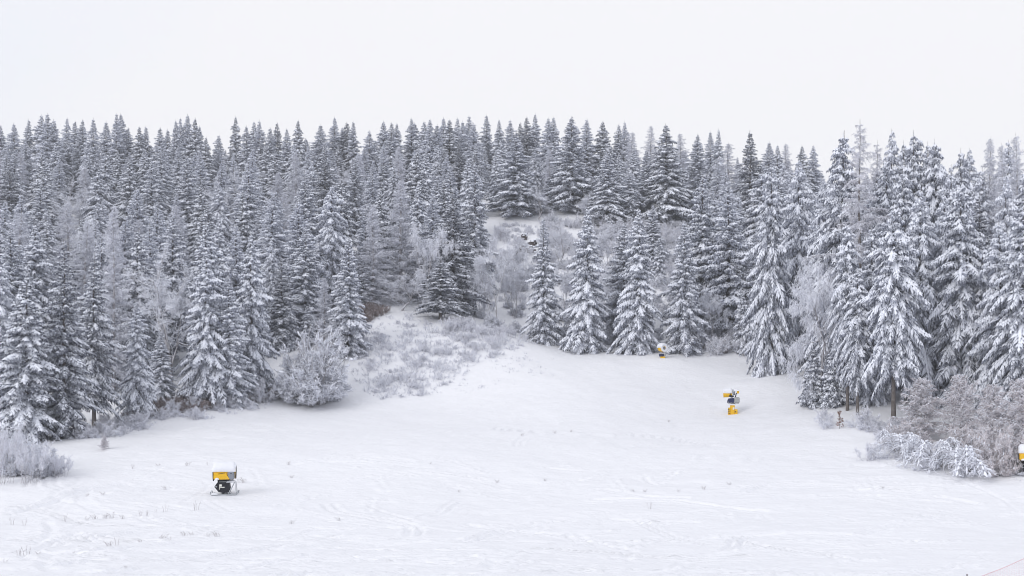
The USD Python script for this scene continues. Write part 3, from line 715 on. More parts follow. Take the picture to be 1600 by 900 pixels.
# centre hill above the ledge
plant('spruce_full_two', 806, 205, 230, 38, 'tall spruce standing right on top of the snowy ledge')
plant('spruce_full', 893, 180, 236, 38, 'tall snow-laden spruce on the hill right above the dark rocks')
plant('larch_rimed', 845, 300, 232, 22, 'small pale larch on the hill behind the dark rocks')
plant('spruce_full_two', 950, 232, 226, 34, 'spruce on the hill above the second of the four spruces')
plant('spruce_heavy_two', 1040, 192, 226, 44, 'big broad spruce on the hill above the far snow gun')
plant('spruce_full', 1010, 232, 232, 26, 'narrow spruce left of the big broad one above the far snow gun')
plant('spruce_full', 1090, 208, 236, 32, 'spruce right of the big broad one above the far snow gun')
plant('spruce_full', 868, 262, 242, 26, 'narrow spruce on the hill between the ledge spruce and the tall one right of it')
plant('spruce_full_two', 926, 276, 234, 26, 'short spruce on the hill right above the broad spruce tip')
plant('spruce_tall_two', 985, 268, 228, 26, 'frosted spruce on the hill above the gap between the two broad spruces')
plant('spruce_dark', 1172, 203, 212, 34, 'dark spruce with a free tip left of the right forest')
plant('larch_rimed_two', 1138, 222, 226, 34, 'rimed larch left of the dark spruce with the free tip')

# rimed bare trees veiling the steep slope under the ledge
for u, vt, vb, hw, k, lab in [
    (792, 400, 470, 34, 'broadleaf_slim', 'rimed bare tree low on the slope, left of the narrow spruce'),
    (806, 372, 425, 26, 'broadleaf_wide', 'rimed bare tree left of the dark rocks under the ledge'),
    (872, 352, 420, 26, 'broadleaf_wide', 'rimed bare tree between the narrow and the broad spruce on the slope'),
    (882, 410, 486, 26, 'broadleaf_slim', 'slim rimed tree between the bases of the narrow and the broad spruce'),
    (955, 352, 425, 28, 'broadleaf_slim', 'slim rimed tree high on the slope right of the broad spruce tip'),
    (958, 420, 500, 24, 'broadleaf_wide', 'rimed bare tree in the gap between the two broad spruces'),
    (842, 290, 346, 22, 'broadleaf_wide', 'rimed bare tree on top of the snowy ledge'),
    (1045, 420, 490, 24, 'broadleaf_wide', 'rimed bare tree behind the far snow gun'),
    (1112, 455, 540, 30, 'broadleaf_birch', 'drooping rimed tree right of the last of the four spruces'),
    (925, 300, 352, 20, 'broadleaf_slim', 'slim rimed tree on the hill above the broad spruce')]:
    plantb(k, u, vt, vb, hw, lab)

# ------------------------------------------------------------------ the skyline: every tip that stands against the sky
TIPS = [(0,195),(22,193),(45,187),(65,180),(74,178),(84,187),(105,185),(117,190),(129,187),(146,185),(166,190),(182,178),(189,178),(200,200),(218,198),(228,198),(250,200),
 (262,203),(275,188),(282,185),(293,179),(305,185),(312,197),(322,215),(342,212),(368,182),(385,197),(397,190),(405,188),(422,200),(433,192),(448,202),(466,188),(478,217),
 (501,195),(523,183),(535,200),(542,192),(552,190),(577,205),(599,190),(612,192),(620,193),(643,185),(648,192),(663,190),(672,187),(683,195),(693,184),(702,187),(715,185),
 (723,190),(733,182),(740,193),(760,180),(780,187),(797,188),(813,192),(823,183),(836,178),(857,185),(865,183),(917,187),(942,190),(967,195),(976,190),(1110,205),(1123,202),
 (1202,222),(1215,227),(1253,228),(1271,228),(1412,220),(1450,222),(1515,232),(1575,220)]
LTIPS = [(988,205),(1017,195),(1063,207),(1228,223)]
rngK = np.random.default_rng(21)
KINDS_FAR = ['spruce_full', 'spruce_full_two', 'spruce_heavy', 'spruce_dark', 'spruce_rimed', 'spruce_rimed_two', 'spruce_heavy_two', 'spruce_tall', 'spruce_tall_two']
for (u, v) in TIPS:
    y = 262 + 26 * rngK.random() if u < 1090 else (245 + 12 * rngK.random() if u < 1300 else 158 + 12 * rngK.random())
    k = KINDS_FAR[int(rngK.integers(0, 7))] if u < 1300 else ('spruce_tall', 'spruce_tall_two')[int(rngK.integers(0, 2))]
    later(plant(k, u, v - 2, y, rngK.uniform(21, 29) if u < 1300 else rngK.uniform(30, 38), None), k, u, 'on the skyline')
for (u, v) in LTIPS:
    later(plant('larch_rimed_two', u, v, 255, 22, None), 'larch_rimed_two', u, 'on the skyline')

# ------------------------------------------------------------------ the forest on the hill
FRONT = [(-200, 112), (0, 116), (100, 124), (200, 134), (330, 142), (420, 152), (500, 162), (560, 172), (640, 184), (720, 190), (745, 232), (1000, 234), (1095, 232), (1110, 186),
         (1190, 166), (1250, 160), (1300, 148), (1400, 134), (1500, 130), (1600, 124), (1800, 116)]
SKY_ROW = [(-200, 200), (0, 205), (400, 205), (800, 203), (1000, 208), (1100, 222), (1300, 245), (1330, 250), (1600, 240), (1800, 240)]
fu, fy = np.array(FRONT).T
su, sv = np.array(SKY_ROW).T
rngF = np.random.default_rng(5)
cand, pts = [], np.zeros((0, 2))
have = np.array([((t[0] - U0) / F * t[2], t[2]) for t in TREES])
for _ in range(9000):
    y = 300 - 190 * rngF.random() ** 0.9
    u = rngF.uniform(-120, 1720); x = (u - U0) / F * y
    if y < np.interp(u, fu, fy) or (u > 1330 and y > 215): continue
    p = np.array([x, y])
    if len(have) and np.min(np.hypot(*(have - p).T)) < 3.6: continue
    if len(pts) and np.min(np.hypot(*(pts - p).T)) < 5.5 + 2.0 * fbm(np.array([[x / 30, y / 30, 0]]), 2, 3)[0]: continue
    pts = np.vstack([pts, p]); cand.append((u, y))
cu, cy = np.array(cand).T
cz = gnd((cu - U0) / F * cy, cy)
ch = rngF.uniform(13.5, 20.5, len(cu)) * np.where(rngF.random(len(cu)) < 0.12, 0.7, 1.0) * np.where(cu > 1250, 1.12, 1.0)
ctop = V0 - (cz + ch) / cy * F
low = np.interp(cu, su, sv) + 14 + 22 * rngF.random(len(cu))
ctop = np.maximum(ctop, low)
ch = (V0 - ctop) / F * cy - cz
chw = np.clip(ch * rngF.uniform(0.175, 0.24, len(cu)), 1.0, 4.9) * F / cy
ok = ch > 6.0
cu, cy, cz, ch, ctop, chw = (a[ok] for a in (cu, cy, cz, ch, ctop, chw))
# which of them show: triangles drawn near to far on a coarse grid
G = np.zeros((225, 400), bool)
allt = [(t[2], t[0], t[1], t[3], t[4], -1) for t in TREES] + [(cy[i], cu[i], ctop[i], chw[i], ch[i], i) for i in range(len(cu))]
show = np.zeros(len(cu))
for (y, u, vt, hw, H, i) in sorted(allt):
    vb = vt + H / y * F
    n = 0
    for r in range(max(0, int(vt / 4)), min(225, int(vb / 4) + 1)):
        w = hw * (r * 4 - vt) / max(1.0, vb - vt) * 0.95
        a, b = max(0, int((u - w) / 4)), min(400, int((u + w) / 4) + 1)
        if b > a:
            n += int((~G[r, a:b]).sum()); G[r, a:b] = True
    if i >= 0: show[i] = n
order = np.argsort(-show)
N_SPRUCE = 300 - sum(1 for t in stage.GetPrimAtPath('/World').GetChildren() if t.GetName().startswith('spruce_tree'))
chosen = [i for i in order if show[i] > 3]
larch_at = set()
ks = 0
rest = []
def band(u, v):
    if u > 1300: return 'high in the right forest' if v < 300 else 'low in the right forest'
    return 'high on the hill' if v < 265 else 'halfway up the hill' if v < 340 else 'low on the hill'
for i in chosen:
    u, y = cu[i], cy[i]
    pick = rngF.random()
    lz = 0.11 if u < 760 else 0.09
    if pick < lz and show[i] > 10:
        k, hw, vt = ('larch_rimed', 'larch_rimed_two')[i % 2], chw[i] * 1.05, ctop[i]
    elif pick < lz + 0.04 and show[i] > 10 and u < 1190:
        k, hw, vt = ('broadleaf_slim', 'broadleaf_wide')[i % 2], chw[i] * 1.2, ctop[i] + 25
    elif ks < N_SPRUCE:
        ks += 1
        k, hw, vt = KINDS_FAR[int(rngF.integers(0, 9))], chw[i], ctop[i]
        if u > 1190: k = ('spruce_tall', 'spruce_tall_two')[i % 2]
    else:
        rest.append(i); continue
    later(plant(k, u, vt, y, hw, None, tilt=(rngF.normal(0, 1.2), rngF.normal(0, 1.2))), k, u, band(u, vt))
name_later()
rest += [i for i in order if show[i] <= 3]

def instancer(name, protos, where, label, cat, kind_='stuff'):
    """A mass of small growth nobody could count: (prototype, point, turn, scale) copies in one object."""
    pi = UsdGeom.PointInstancer.Define(stage, f'/World/{name}')
    paths = []
    for p in protos:
        x = UsdGeom.Xform.Define(stage, f'/World/{name}/{p}')
        x.GetPrim().GetReferences().AddInternalReference(Sdf.Path(f'/World/kinds/{p}'))
        paths.append(x.GetPath())
    pi.CreatePrototypesRel().SetTargets(paths)
    pi.CreateProtoIndicesAttr([int(w[0]) for w in where])
    pi.CreatePositionsAttr([Gf.Vec3f(*map(float, w[1])) for w in where])
    pi.CreateOrientationsAttr([Gf.Quath(float(math.cos(w[2] / 2)), 0.0, 0.0, float(math.sin(w[2] / 2))) for w in where])
    pi.CreateScalesAttr([Gf.Vec3f(*map(float, w[3])) for w in where])
    return tag(pi, label, cat, kind=kind_)
if rest:
    instancer('background_forest', ['spruce_far_a', 'spruce_far_b', 'spruce_far_c'],
              [(int(i) % 3, ((cu[i] - U0) / F * cy[i], cy[i], cz[i] - 0.1), rngF.uniform(0, 6.28), (chw[i] * cy[i] / F / 3.2,) * 2 + (ch[i] / 20.0,)) for i in rest],
              'dense mass of snowy spruces half hidden between the nearer trees of the hillside', 'forest')

# ------------------------------------------------------------------ bushes, saplings and scrub
for k, u, vt, vb, hw, lab in [
    ('bush_tall', 2, 664, 757, 34, 'leftmost clump of the twiggy thicket at the left edge of the picture'),
    ('bush_rimed', 30, 668, 742, 40, 'rounded rimed bush inside the thicket under the dark corner spruce'),
    ('bush_tall', 46, 690, 755, 30, 'middle clump of the twiggy thicket, in front of the rounded rimed bush'),
    ('bush_rimed', 72, 694, 744, 26, 'low rounded bush near the right end of the left thicket'),
    ('bush_tall', 92, 712, 746, 22, 'short thin clump at the right end of the thicket by the left edge')]:
    plantb(k, u, vt, vb, hw, lab, name='thicket_bush', group='thicket at the left edge')
for k, u, vt, vb, hw, lab in [
    ('larch_sapling', 1440, 590, 686, 40, 'pinkish bare larch sapling at the foot of the wide-branched spruce on the right'),
    ('larch_sapling_two', 1500, 586, 692, 40, 'pinkish bare larch sapling in the middle of the right thicket'),
    ('larch_sapling', 1552, 600, 704, 38, 'pinkish bare larch sapling above the tallest bush of the right thicket'),
    ('larch_sapling_two', 1596, 592, 714, 42, 'pinkish bare larch sapling behind the snow gun at the right edge')]:
    plantb(k, u, vt, vb, hw, lab, name='larch_sapling', cat='sapling')
for k, u, vt, vb, hw, lab in [
    ('bush_bent', 1408, 674, 714, 60, 'bush bent over by snow at the left tip of the right thicket'),
    ('bush_bent', 1460, 682, 730, 66, 'widest of the snow-bent bushes, in front of the first larch sapling'),
    ('bush_bent', 1504, 694, 742, 66, 'snow-bent bush lying lowest at the front of the right thicket'),
    ('bush_brown', 1553, 680, 742, 34, 'twiggy bush left of the snow gun at the right edge'),
    ('bush_brown', 1590, 668, 732, 36, 'rimed bush directly behind the snow gun at the right edge'),
    ('bush_brown', 1418, 660, 700, 34, 'brownish bush left of the first larch sapling'),
    ('bush_brown', 1520, 668, 728, 38, 'brownish bush between the second and third larch saplings'),
    ('bush_low', 1362, 690, 722, 24, 'thin low bush alone on the piste left of the right thicket'),
    ('bush_low', 1286, 636, 668, 24, 'thin grey bush beside the brown-leaved sapling'),
    ('bush_low', 1352, 636, 668, 26, 'low bush at the foot of the close pair of bare trunks')]:
    plantb(k, u, vt, vb, hw, lab, name='snow_bent_bush' if k == 'bush_bent' else 'twiggy_bush')

def make_leafy_sapling():
    rng = np.random.default_rng(81)
    k = kind('brown_sapling')
    br, lf = [], []
    Z = np.array([0, 0, 1.0])
    br.append(tube([[0, 0, -.2], [0.02, 0, .6], [0, .03, 1.3], [0.02, 0, 1.9]], [.03, .025, .018, .008], 5))
    for i in range(26):
        h = rng.uniform(.15, 1.8); a = rng.uniform(0, 6.28); L = .55 * (1.05 - h / 2.1)
        o = np.array([math.cos(a), math.sin(a), .35]); p = np.array([0, 0, h]); e = p + o * L
        br.append(tube([p, (p + e) / 2, e], [.010, .008, .005], 3, False))
        m = 9
        P = p + o * L * rng.uniform(.2, 1, (m, 1))
        lf.append(kites(P, unit(rng.normal(0, 1, (m, 3)) - Z * .5), rng.uniform(.10, .17, m), .08, unit(rng.normal(0, 1, (m, 3)))))
    tag(obj('stem', join(br), bark, k), kind='stuff'); tag(obj('leaves', join(lf), leaf_brown, k), kind='stuff')
make_leafy_sapling()
x_, y_, z_ = hit(1312, 671)
place('brown_sapling', 'brown_leaved_sapling', (x_, y_, z_), 0.4, (1.0, 1.0, 1.05), 'small sapling still holding brown leaves, left of the pair of bare trunks', 'sapling')
plantb('larch_sapling', 163, 680, 704, 9, 'tiny lone bare sapling on the piste below the left forest', name='tiny_sapling', cat='sapling')

def in_poly(u, v, poly):
    c, n = False, len(poly)
    for i in range(n):
        (x0, y0), (x1, y1) = poly[i], poly[i - 1]
        if (y0 > v) != (y1 > v) and u < (x1 - x0) * (v - y0) / (y1 - y0) + x0: c = not c
    return c
def sow(poly, n, seed, lo, hi, protos, flat=1.0, clump=None):
    rng = np.random.default_rng(seed); out = []
    us, vs = [p[0] for p in poly], [p[1] for p in poly]
    while len(out) < n:
        u, v = rng.uniform(min(us), max(us)), rng.uniform(min(vs), max(vs))
        if not in_poly(u, v, poly): continue
        x, y, z = hit(u, v)
        if clump and fbm(np.array([[x / clump, y / clump, 1.0]]), 2, seed)[0] < rng.uniform(0.3, 0.6): continue
        s = rng.uniform(lo, hi)
        out.append((int(rng.choice(protos)), (x, y, z - 0.06), rng.uniform(0, 6.28), (s, s, s * flat * rng.uniform(0.8, 1.3))))
    return out
MOUND = [(552, 590), (562, 530), (580, 497), (660, 491), (740, 506), (800, 528), (836, 537), (790, 556), (740, 575), (700, 605), (680, 622), (575, 624)]
MOUND_RIM = [(700, 618), (730, 585), (780, 560), (840, 548), (890, 572), (870, 592), (800, 604)]
SLOPE = [(752, 392), (770, 372), (812, 368), (812, 400), (845, 400), (845, 372), (880, 350), (1000, 358), (1090, 372), (1100, 520), (1000, 545), (900, 540), (800, 528), (745, 505), (748, 420)]
LEFT_EDGE = [(120, 690), (150, 668), (230, 648), (330, 634), (410, 624), (440, 634), (350, 650), (260, 668), (190, 682)]
instancer('mound_scrub', ['scrub_tuft', 'scrub_thin', 'bush_low', 'scrub_upright'],
          sow(MOUND, 330, 91, 0.3, 0.95, [0, 1], clump=5) + sow(MOUND, 40, 92, 0.25, 0.5, [2], clump=5) + sow(MOUND, 170, 192, 0.2, 0.7, [0, 1]) + sow(MOUND_RIM, 130, 93, 0.10, 0.38, [0, 1], clump=4) +
          sow([(560, 540), (700, 500), (800, 528), (835, 536), (760, 560), (680, 590), (590, 615)], 110, 94, 0.6, 1.3, [1]) + sow([(690, 500), (800, 524), (835, 536), (760, 555), (690, 560)], 30, 294, 0.5, 0.9, [3]),
          'rimed grey-brown scrub covering the snowy mound beside the piste', 'scrub')
instancer('slope_scrub', ['scrub_upright', 'bush_low', 'bush_rimed'],
          sow(SLOPE, 260, 95, 0.5, 1.3, [0, 1], clump=9) + sow(SLOPE, 120, 96, 0.5, 1.1, [2]) + sow([(842, 348), (1000, 350), (1090, 366), (1000, 400), (850, 400)], 90, 196, 0.6, 1.3, [0, 2, 1]) + sow([(765, 356), (800, 352), (850, 356), (850, 372), (770, 374)], 34, 296, 0.25, 0.7, [0, 1]) + sow([(1090, 500), (1190, 470), (1190, 552), (1100, 552)], 40, 97, .6, 1.2, [0, 1]),
          'white rimed scrub on the steep slope under the rocky ledge', 'scrub')
instancer('piste_edge_brush', ['bush_low', 'scrub_tuft', 'bracken_tuft'],
          sow(LEFT_EDGE, 80, 98, 0.4, 0.9, [0, 1]) + sow([(200, 655), (260, 628), (350, 622), (420, 612), (440, 622), (330, 640)], 120, 99, 0.6, 1.2, [2]) +
          sow([(545, 500), (575, 480), (600, 488), (570, 505)], 30, 100, 0.9, 1.5, [2]) + sow([(1095, 545), (1110, 535), (1170, 548), (1150, 556)], 30, 101, .6, 1.1, [0, 2]) +
          sow([(1340, 668), (1400, 668), (1440, 690), (1380, 695)], 30, 102, .4, .9, [1, 0]) + sow([(1380, 705), (1600, 735), (1600, 755), (1500, 748), (1400, 730)], 40, 103, .3, .7, [1, 0]),
          'snowy brush and brown bracken along the foot of the forest', 'brush')

# ------------------------------------------------------------------ rocks on the slope
rock_look = frosted('dark_rock_look', (0.035, 0.028, 0.028), (0.12, 0.10, 0.10), 0.0, 0.8, nz0=0.35, nz1=0.7, top=0.97, patch=1.5)
def rock(u, v, w, h, d, seed, label):
    x, y, z = hit(u, v)
    m = trimesh.creation.icosphere(3, 1.0)
    p = np.array(m.vertices)
    p = p * (0.65 + 0.7 * fbm(p * 1.3 + seed, 3, seed)[:, None])
    p = p * (0.8 + 0.5 * noise(p * 3.1 + seed * 7, seed)[:, None]) * [w / 2, d / 2, h * 0.62]
    p[:, 2] += h * 0.25
    r = xform('rock', (x, y, z))
    obj('stone', (p, m.faces), rock_look, r)
    top = p[p[:, 2] > np.percentile(p[:, 2], 80)]
    rng = np.random.default_rng(seed)
    a = top[rng.integers(0, len(top), 14)]; b = a + np.stack([rng.uniform(.3, .7, 14) * w * .4, rng.normal(0, .2, 14), rng.normal(0, .05, 14)], 1)
    tag(obj('snow_cap', lumps(a, b, 0.35 * w * .6, 0.25), snow_load, r, smooth=True), kind='stuff')
    tag(r, label, 'rock')
rock(824, 394, 2.8, 1.5, 1.6, 4, 'dark bare rock face under the snowy ledge, left of the narrow spruce')
rock(832, 385, 1.9, 1.1, 1.2, 5, 'smaller dark rock just above the bare rock face under the ledge')
rock(819, 375, 1.1, 1.2, .9, 6, 'topmost small dark rock under the snowy ledge')
rock(884, 393, 1.7, 1.0, 1.2, 7, 'dark rock right of the narrow spruce on the slope')
rock(754, 398, 1.0, .8, .9, 8, 'small dark rock at the left end of the snowy ledge')

# ------------------------------------------------------------------ dry weeds poking through the piste
def make_weed(name, seed, n, H, spread, curve):
    rng = np.random.default_rng(seed); st, tw = [], []
    for i in range(n):
        a = rng.uniform(0, 6.28); o = np.array([math.cos(a), math.sin(a), 0]); b = o * rng.uniform(0, .12)
        h = H * rng.uniform(.45, 1.0); l = spread * rng.uniform(.2, 1) * h
        pts = np.array([b + [0, 0, -.1], b + o * l * .3 + [0, 0, h * .5], b + o * l + [0, 0, h * (1 - curve * .3)]])
        st.append(tube(pts, [.011, .008, .005], 3, False))
        for j in range(3):
            p = pts[1] + (pts[2] - pts[1]) * rng.random(); e = p + unit(rng.normal(0, 1, 3) + [0, 0, .9]) * h * .22
            tw.append(tube([p, e], [.007, .004], 3, False))
    k = kind(name); tag(obj('stalks', join(st), weed, k), kind='stuff'); tag(obj('side_shoots', join(tw), weed, k), kind='stuff')
make_weed('weed_tall', 71, 4, 0.62, .35, 0)
make_weed('weed_low', 72, 9, 0.34, .9, .6)
make_weed('weed_row', 73, 6, 0.45, .6, .2)
WEEDS = [(28,871,20),(34,871,18),(42,869,26),(125,861,12),(183,852,18),(171,855,14),(219,848,9),(253,844,14),(289,839,12),(307,799,22),(258,801,18),(219,807,12),(149,812,12),(136,814,10),
 (164,811,11),(175,810,14),(192,811,9),(19,819,16),(38,822,16),(101,815,16),(161,774,9),(136,776,8),(207,733,9),(247,730,8),(292,728,10),(324,728,9),(381,755,13),(373,754,10),(196,888,6),
 (339,839,14),(325,839,9),(258,765,8),(450,727,8),(455,747,7),(815,682,7),(867,677,6),(892,675,6),(777,755,8),(852,752,7),(1015,795,18),(1100,765,9),(990,770,7),(1007,770,7),(1140,760,8),
 (530,815,9),(455,820,10),(1045,660,6),(672,727,5),(717,770,6),(1378,765,7),(60,868,9),(8,880,10),(230,806,9),(243,803,10),(265,846,9),(115,866,6),(300,838,9),(1060,768,6)]
rngW = np.random.default_rng(17)
for (u, v, h) in WEEDS:
    x, y, z = hit(u, min(v, 899))
    kd = 'weed_low' if h < 9 else ('weed_tall' if h > 15 else ('weed_row', 'weed_low', 'weed_tall')[int(rngW.integers(0, 3))])
    s = 0.8 * h * y / F / {'weed_tall': .6, 'weed_low': .33, 'weed_row': .44}[kd]
    far = u > 430
    place(kd, 'dry_weed', (x, y, z), rngW.uniform(0, 6.28), (s, s, s),
          'dry brown weed stalks poking through the open middle of the piste' if far else 'dry brown weed stalks poking through the snow in the lower left of the piste',
          'weed', 'weeds in the middle of the piste' if far else 'weeds in the lower left of the piste')

# ------------------------------------------------------------------ snow guns
yellow = plain('yellow_paint_look', (0.72, 0.42, 0.012), 0.42, 0.35, var=0.06)
grey_cover = plain('grey_cover_look', (0.23, 0.25, 0.29), 0.6, 0.25, var=0.08)
black_paint = plain('black_paint_look', (0.012, 0.013, 0.02), 0.5, 0.3)
blue_paint = plain('blue_cover_look', (0.020, 0.028, 0.085), 0.55, 0.3)
white_paint = plain('white_label_look', (0.72, 0.72, 0.68), 0.5, 0.3, var=0.03)
steel = plain('galvanised_steel_look', (0.36, 0.38, 0.41), 0.45, 0.4, metallic=0.5)
pale_grey = plain('pale_grey_box_look', (0.34, 0.35, 0.36), 0.6, 0.25)

def rbox(x0, x1, y0, y1, z0, z1, c=0.04, shear=0.0):
    pts = []
    for x, sx in ((x0, 1), (x1, -1)):
        for y, sy in ((y0, 1), (y1, -1)):
            for z, sz in ((z0, 1), (z1, -1)):
                pts += [(x + sx * c, y + sy * c, z), (x + sx * c, y, z + sz * c), (x, y + sy * c, z + sz * c)]
    pts = np.array(pts); pts[:, 0] += (pts[:, 2] - z0) * shear
    return trimesh.Trimesh(pts).convex_hull
def rod(a, b, r, sides=6):
    return tube([a, b], [r, r], sides)
def poly_box(outline, y0, y1):
    from shapely.geometry import Polygon
    m = trimesh.creation.extrude_polygon(Polygon(outline), y1 - y0)
    v = np.array(m.vertices); f = np.array(m.faces)
    return np.stack([v[:, 0], y1 - v[:, 2], v[:, 1]], 1), f
def barrel(x0, x1, r0, r1, cy, cz, n=24, inner=0.86, depth=0.5):
    """A hollow drum along x, open towards x1."""
    prof = [(x0, 0), (x0, r0), (x0 + (x1 - x0) * .5, (r0 + r1) / 2 * 1.04), (x1, r1), (x1, r1 * inner), (x1 - (x1 - x0) * depth, r1 * inner * .9), (x1 - (x1 - x0) * depth, 0)]
    ang = np.linspace(0, 2 * math.pi, n, endpoint=False)
    v = np.array([[x, cy + r * math.cos(a), cz + r * math.sin(a)] for x, r in prof for a in ang])
    f = [[i * n + j, i * n + (j + 1) % n, (i + 1) * n + (j + 1) % n, (i + 1) * n + j] for i in range(len(prof) - 1) for j in range(n)]
    return v, np.array(f)
def ring(x, cy, cz, r, thick, width, n=28):
    prof = [(x - width / 2, r), (x + width / 2, r), (x + width / 2, r - thick), (x - width / 2, r - thick)]
    ang = np.linspace(0, 2 * math.pi, n, endpoint=False)
    v = np.array([[px, cy + q * math.cos(a), cz + q * math.sin(a)] for px, q in prof for a in ang])
    f = [[i * n + j, i * n + (j + 1) % n, ((i + 1) % 4) * n + (j + 1) % n, ((i + 1) % 4) * n + j] for i in range(4) for j in range(n)]
    return v, np.array(f)
def snow_heap(x0, x1, y0, y1, z0, h, seed, n=26, flat=3.0):
    """A soft closed heap with a flat foot."""
    g = np.linspace(-1, 1, n)
    X, Y = np.meshgrid(g, g)
    e = np.clip((1 - np.abs(X) ** flat) * (1 - np.abs(Y) ** flat), 0, 1) ** 0.55
    P = np.stack([X * 2, Y * 2, np.zeros_like(X)], -1)
    Z = e * h * (0.85 + 0.35 * (fbm(P + seed, 3, seed) - 0.5))
    sx, sy = 1 + 0.03 * e, 1 + 0.03 * e
    top = np.stack([x0 + (X * sx + 1) / 2 * (x1 - x0), y0 + (Y * sy + 1) / 2 * (y1 - y0), z0 + Z], -1).reshape(-1, 3)
    bot = top.copy(); bot[:, 2] = z0 - 0.02
    i = (np.arange(n - 1)[:, None] * n + np.arange(n - 1)[None]).ravel()
    f = np.concatenate([np.stack([i, i + 1, i + n + 1], 1), np.stack([i, i + n + 1, i + n], 1)])
    rim = np.concatenate([np.arange(n), np.arange(1, n) * n + n - 1, (n - 1) * n + np.arange(n - 2, -1, -1), np.arange(n - 2, 0, -1) * n])
    r2 = np.roll(rim, -1); N = n * n
    side = np.concatenate([np.stack([rim, rim + N, r2 + N], 1), np.stack([rim, r2 + N, r2], 1)])
    return np.vstack([top, bot]), np.vstack([f, f[:, ::-1] + N, side])
def snow_saddle(x0, x1, cy, cz, r, h, seed, span=1.95, n=22, m=16):
    """Snow lying over the upper side of a drum along x."""
    xs = np.linspace(-1, 1, n); an = np.linspace(-1, 1, m)
    X, A = np.meshgrid(xs, an, indexing='ij')
    e = np.clip((1 - np.abs(X) ** 6) * (1 - np.abs(A) ** 3.5), 0, 1) ** 0.5
    t = h * e * (0.8 + 0.5 * (fbm(np.stack([X * 2, A * 2, X * 0], -1) + seed, 3, seed) - 0.3))
    ang = A * span
    def pt(R): return np.stack([x0 + (X + 1) / 2 * (x1 - x0), cy + R * np.sin(ang), cz + R * np.cos(ang) + (R - r) * 0.4], -1).reshape(-1, 3)
    out, inn = pt(r + 0.01 + t), pt(r - 0.03 + 0 * t)
    i = (np.arange(n - 1)[:, None] * m + np.arange(m - 1)[None]).ravel()
    f = np.concatenate([np.stack([i, i + 1, i + m + 1], 1), np.stack([i, i + m + 1, i + m], 1)])
    rim = np.concatenate([np.arange(m), np.arange(1, n) * m + m - 1, (n - 1) * m + np.arange(m - 2, -1, -1), np.arange(n - 2, 0, -1) * m])
    r2 = np.roll(rim, -1); N = n * m
    side = np.concatenate([np.stack([rim, rim + N, r2 + N], 1), np.stack([rim, r2 + N, r2], 1)])
    return np.vstack([out, inn]), np.vstack([f, f[:, ::-1] + N, side])

def make_sled_gun():
    k = kind('sled_gun')
    for y in (-0.62, 0.62):
        p = np.array([(-1.16, y, .30), (-1.13, y, .10), (-1.0, y, .03), (0, y, .03), (.95, y, .03), (1.05, y, .12), (1.08, y, .30)])
        obj('sled_runner', tube(p, np.full(7, .055), 6), steel, k)
    for x in (-.95, -.25, .45, .9):
        obj('crossbar', rod((x, -.62, .09), (x, .62, .09), .035), steel, k)
    obj('runner_snow', snow_heap(-1.12, -.55, -.74, -.50, .08, .12, 3, 14), snow_cap_look, k, smooth=True)
    for y in (-.5, .5):
        obj('strut', rod((.78, y, 1.08), (.30, y, .10), .035), steel, k)
        obj('strut', rod((.84, y, 1.06), (.95, y * 1.1, .10), .028), steel, k)
    b = obj('turret', poly_box([(-.86, .70), (-.52, .26), (-.1, .16), (.42, .22), (.45, .5), (.36, 1.08), (-.3, 1.12), (-.62, 1.06)], -.46, .46), black_paint, k)
    obj('label_plate', rbox(-.45, -.24, -.474, -.458, .72, .90, .004), white_paint, b)
    obj('label_plate', rbox(-.45, -.40, -.474, -.458, .46, .71, .004), white_paint, b)
    obj('label_plate', rbox(-.39, -.02, -.474, -.458, .62, .685, .004), white_paint, b)
    obj('hose_coupling', tube([(-.72, -.50, .72), (-.66, -.56, .72)], [.06, .06], 10), steel, b)
    obj('turntable', rbox(-.60, .34, -.40, .40, 1.10, 1.32, .03), black_paint, k)
    obj('rail', rod((-.45, -.50, 1.12), (.15, -.50, 1.12), .03), steel, k)
    obj('tray', rbox(.12, .84, -.50, .50, 1.04, 1.09, .01), steel, k)
    obj('tray_snow', snow_heap(.10, .84, -.52, .52, 1.09, .17, 5, 16), snow_cap_look, k, smooth=True)
    obj('fan_barrel', barrel(.84, -.94, .52, .60, 0, 1.86), yellow, k, smooth=40)
    obj('rear_ring', ring(.87, 0, 1.90, .58, .08, .05), black_paint, k, smooth=40)
    obj('front_ring', ring(-.96, 0, 1.80, .645, .08, .06), black_paint, k, smooth=40)
    s = obj('side_panel', poly_box([(-.90, 1.62), (-.82, 1.88), (.06, 1.92), (.40, 1.34), (-.70, 1.31), (-.90, 1.42)], -.70, -.45), yellow, k)
    t = meshkit.text_mesh('SUPERSNOW', 0.075, 0.006, bold=True)
    tv = np.array(t.vertices); w = tv[:, 0].max()
    obj('lettering', (np.stack([-.50 + tv[:, 0] / w * .52, -.701 - tv[:, 2], 1.765 + tv[:, 1] + .06 * tv[:, 0] / w], 1), t.faces), black_paint, s)
    for x in (-.6, .2):
        obj('bolt', tube([(x, -.70, 1.40), (x, -.72, 1.40)], [.02, .02], 8), steel, s)
    obj('lip', rbox(-.62, .42, -.72, -.40, 1.285, 1.325, .01), black_paint, k)
    h = obj('motor_hood', rbox(.22, .80, -.68, .1, 1.30, 1.98, .10), grey_cover, k, smooth=35)
    obj('nameplate', rbox(.44, .60, -.692, -.678, 1.80, 1.84, .003), black_paint, h)
    obj('bracket_snow', snow_heap(-.78, -.45, -.80, -.60, 1.34, .16, 8, 14), snow_cap_look, k, smooth=True)
    obj('snow_cap', snow_saddle(-1.0, .90, 0, 1.88, .62, .20, 6, 1.45), snow_cap_look, k, smooth=True)
make_sled_gun()

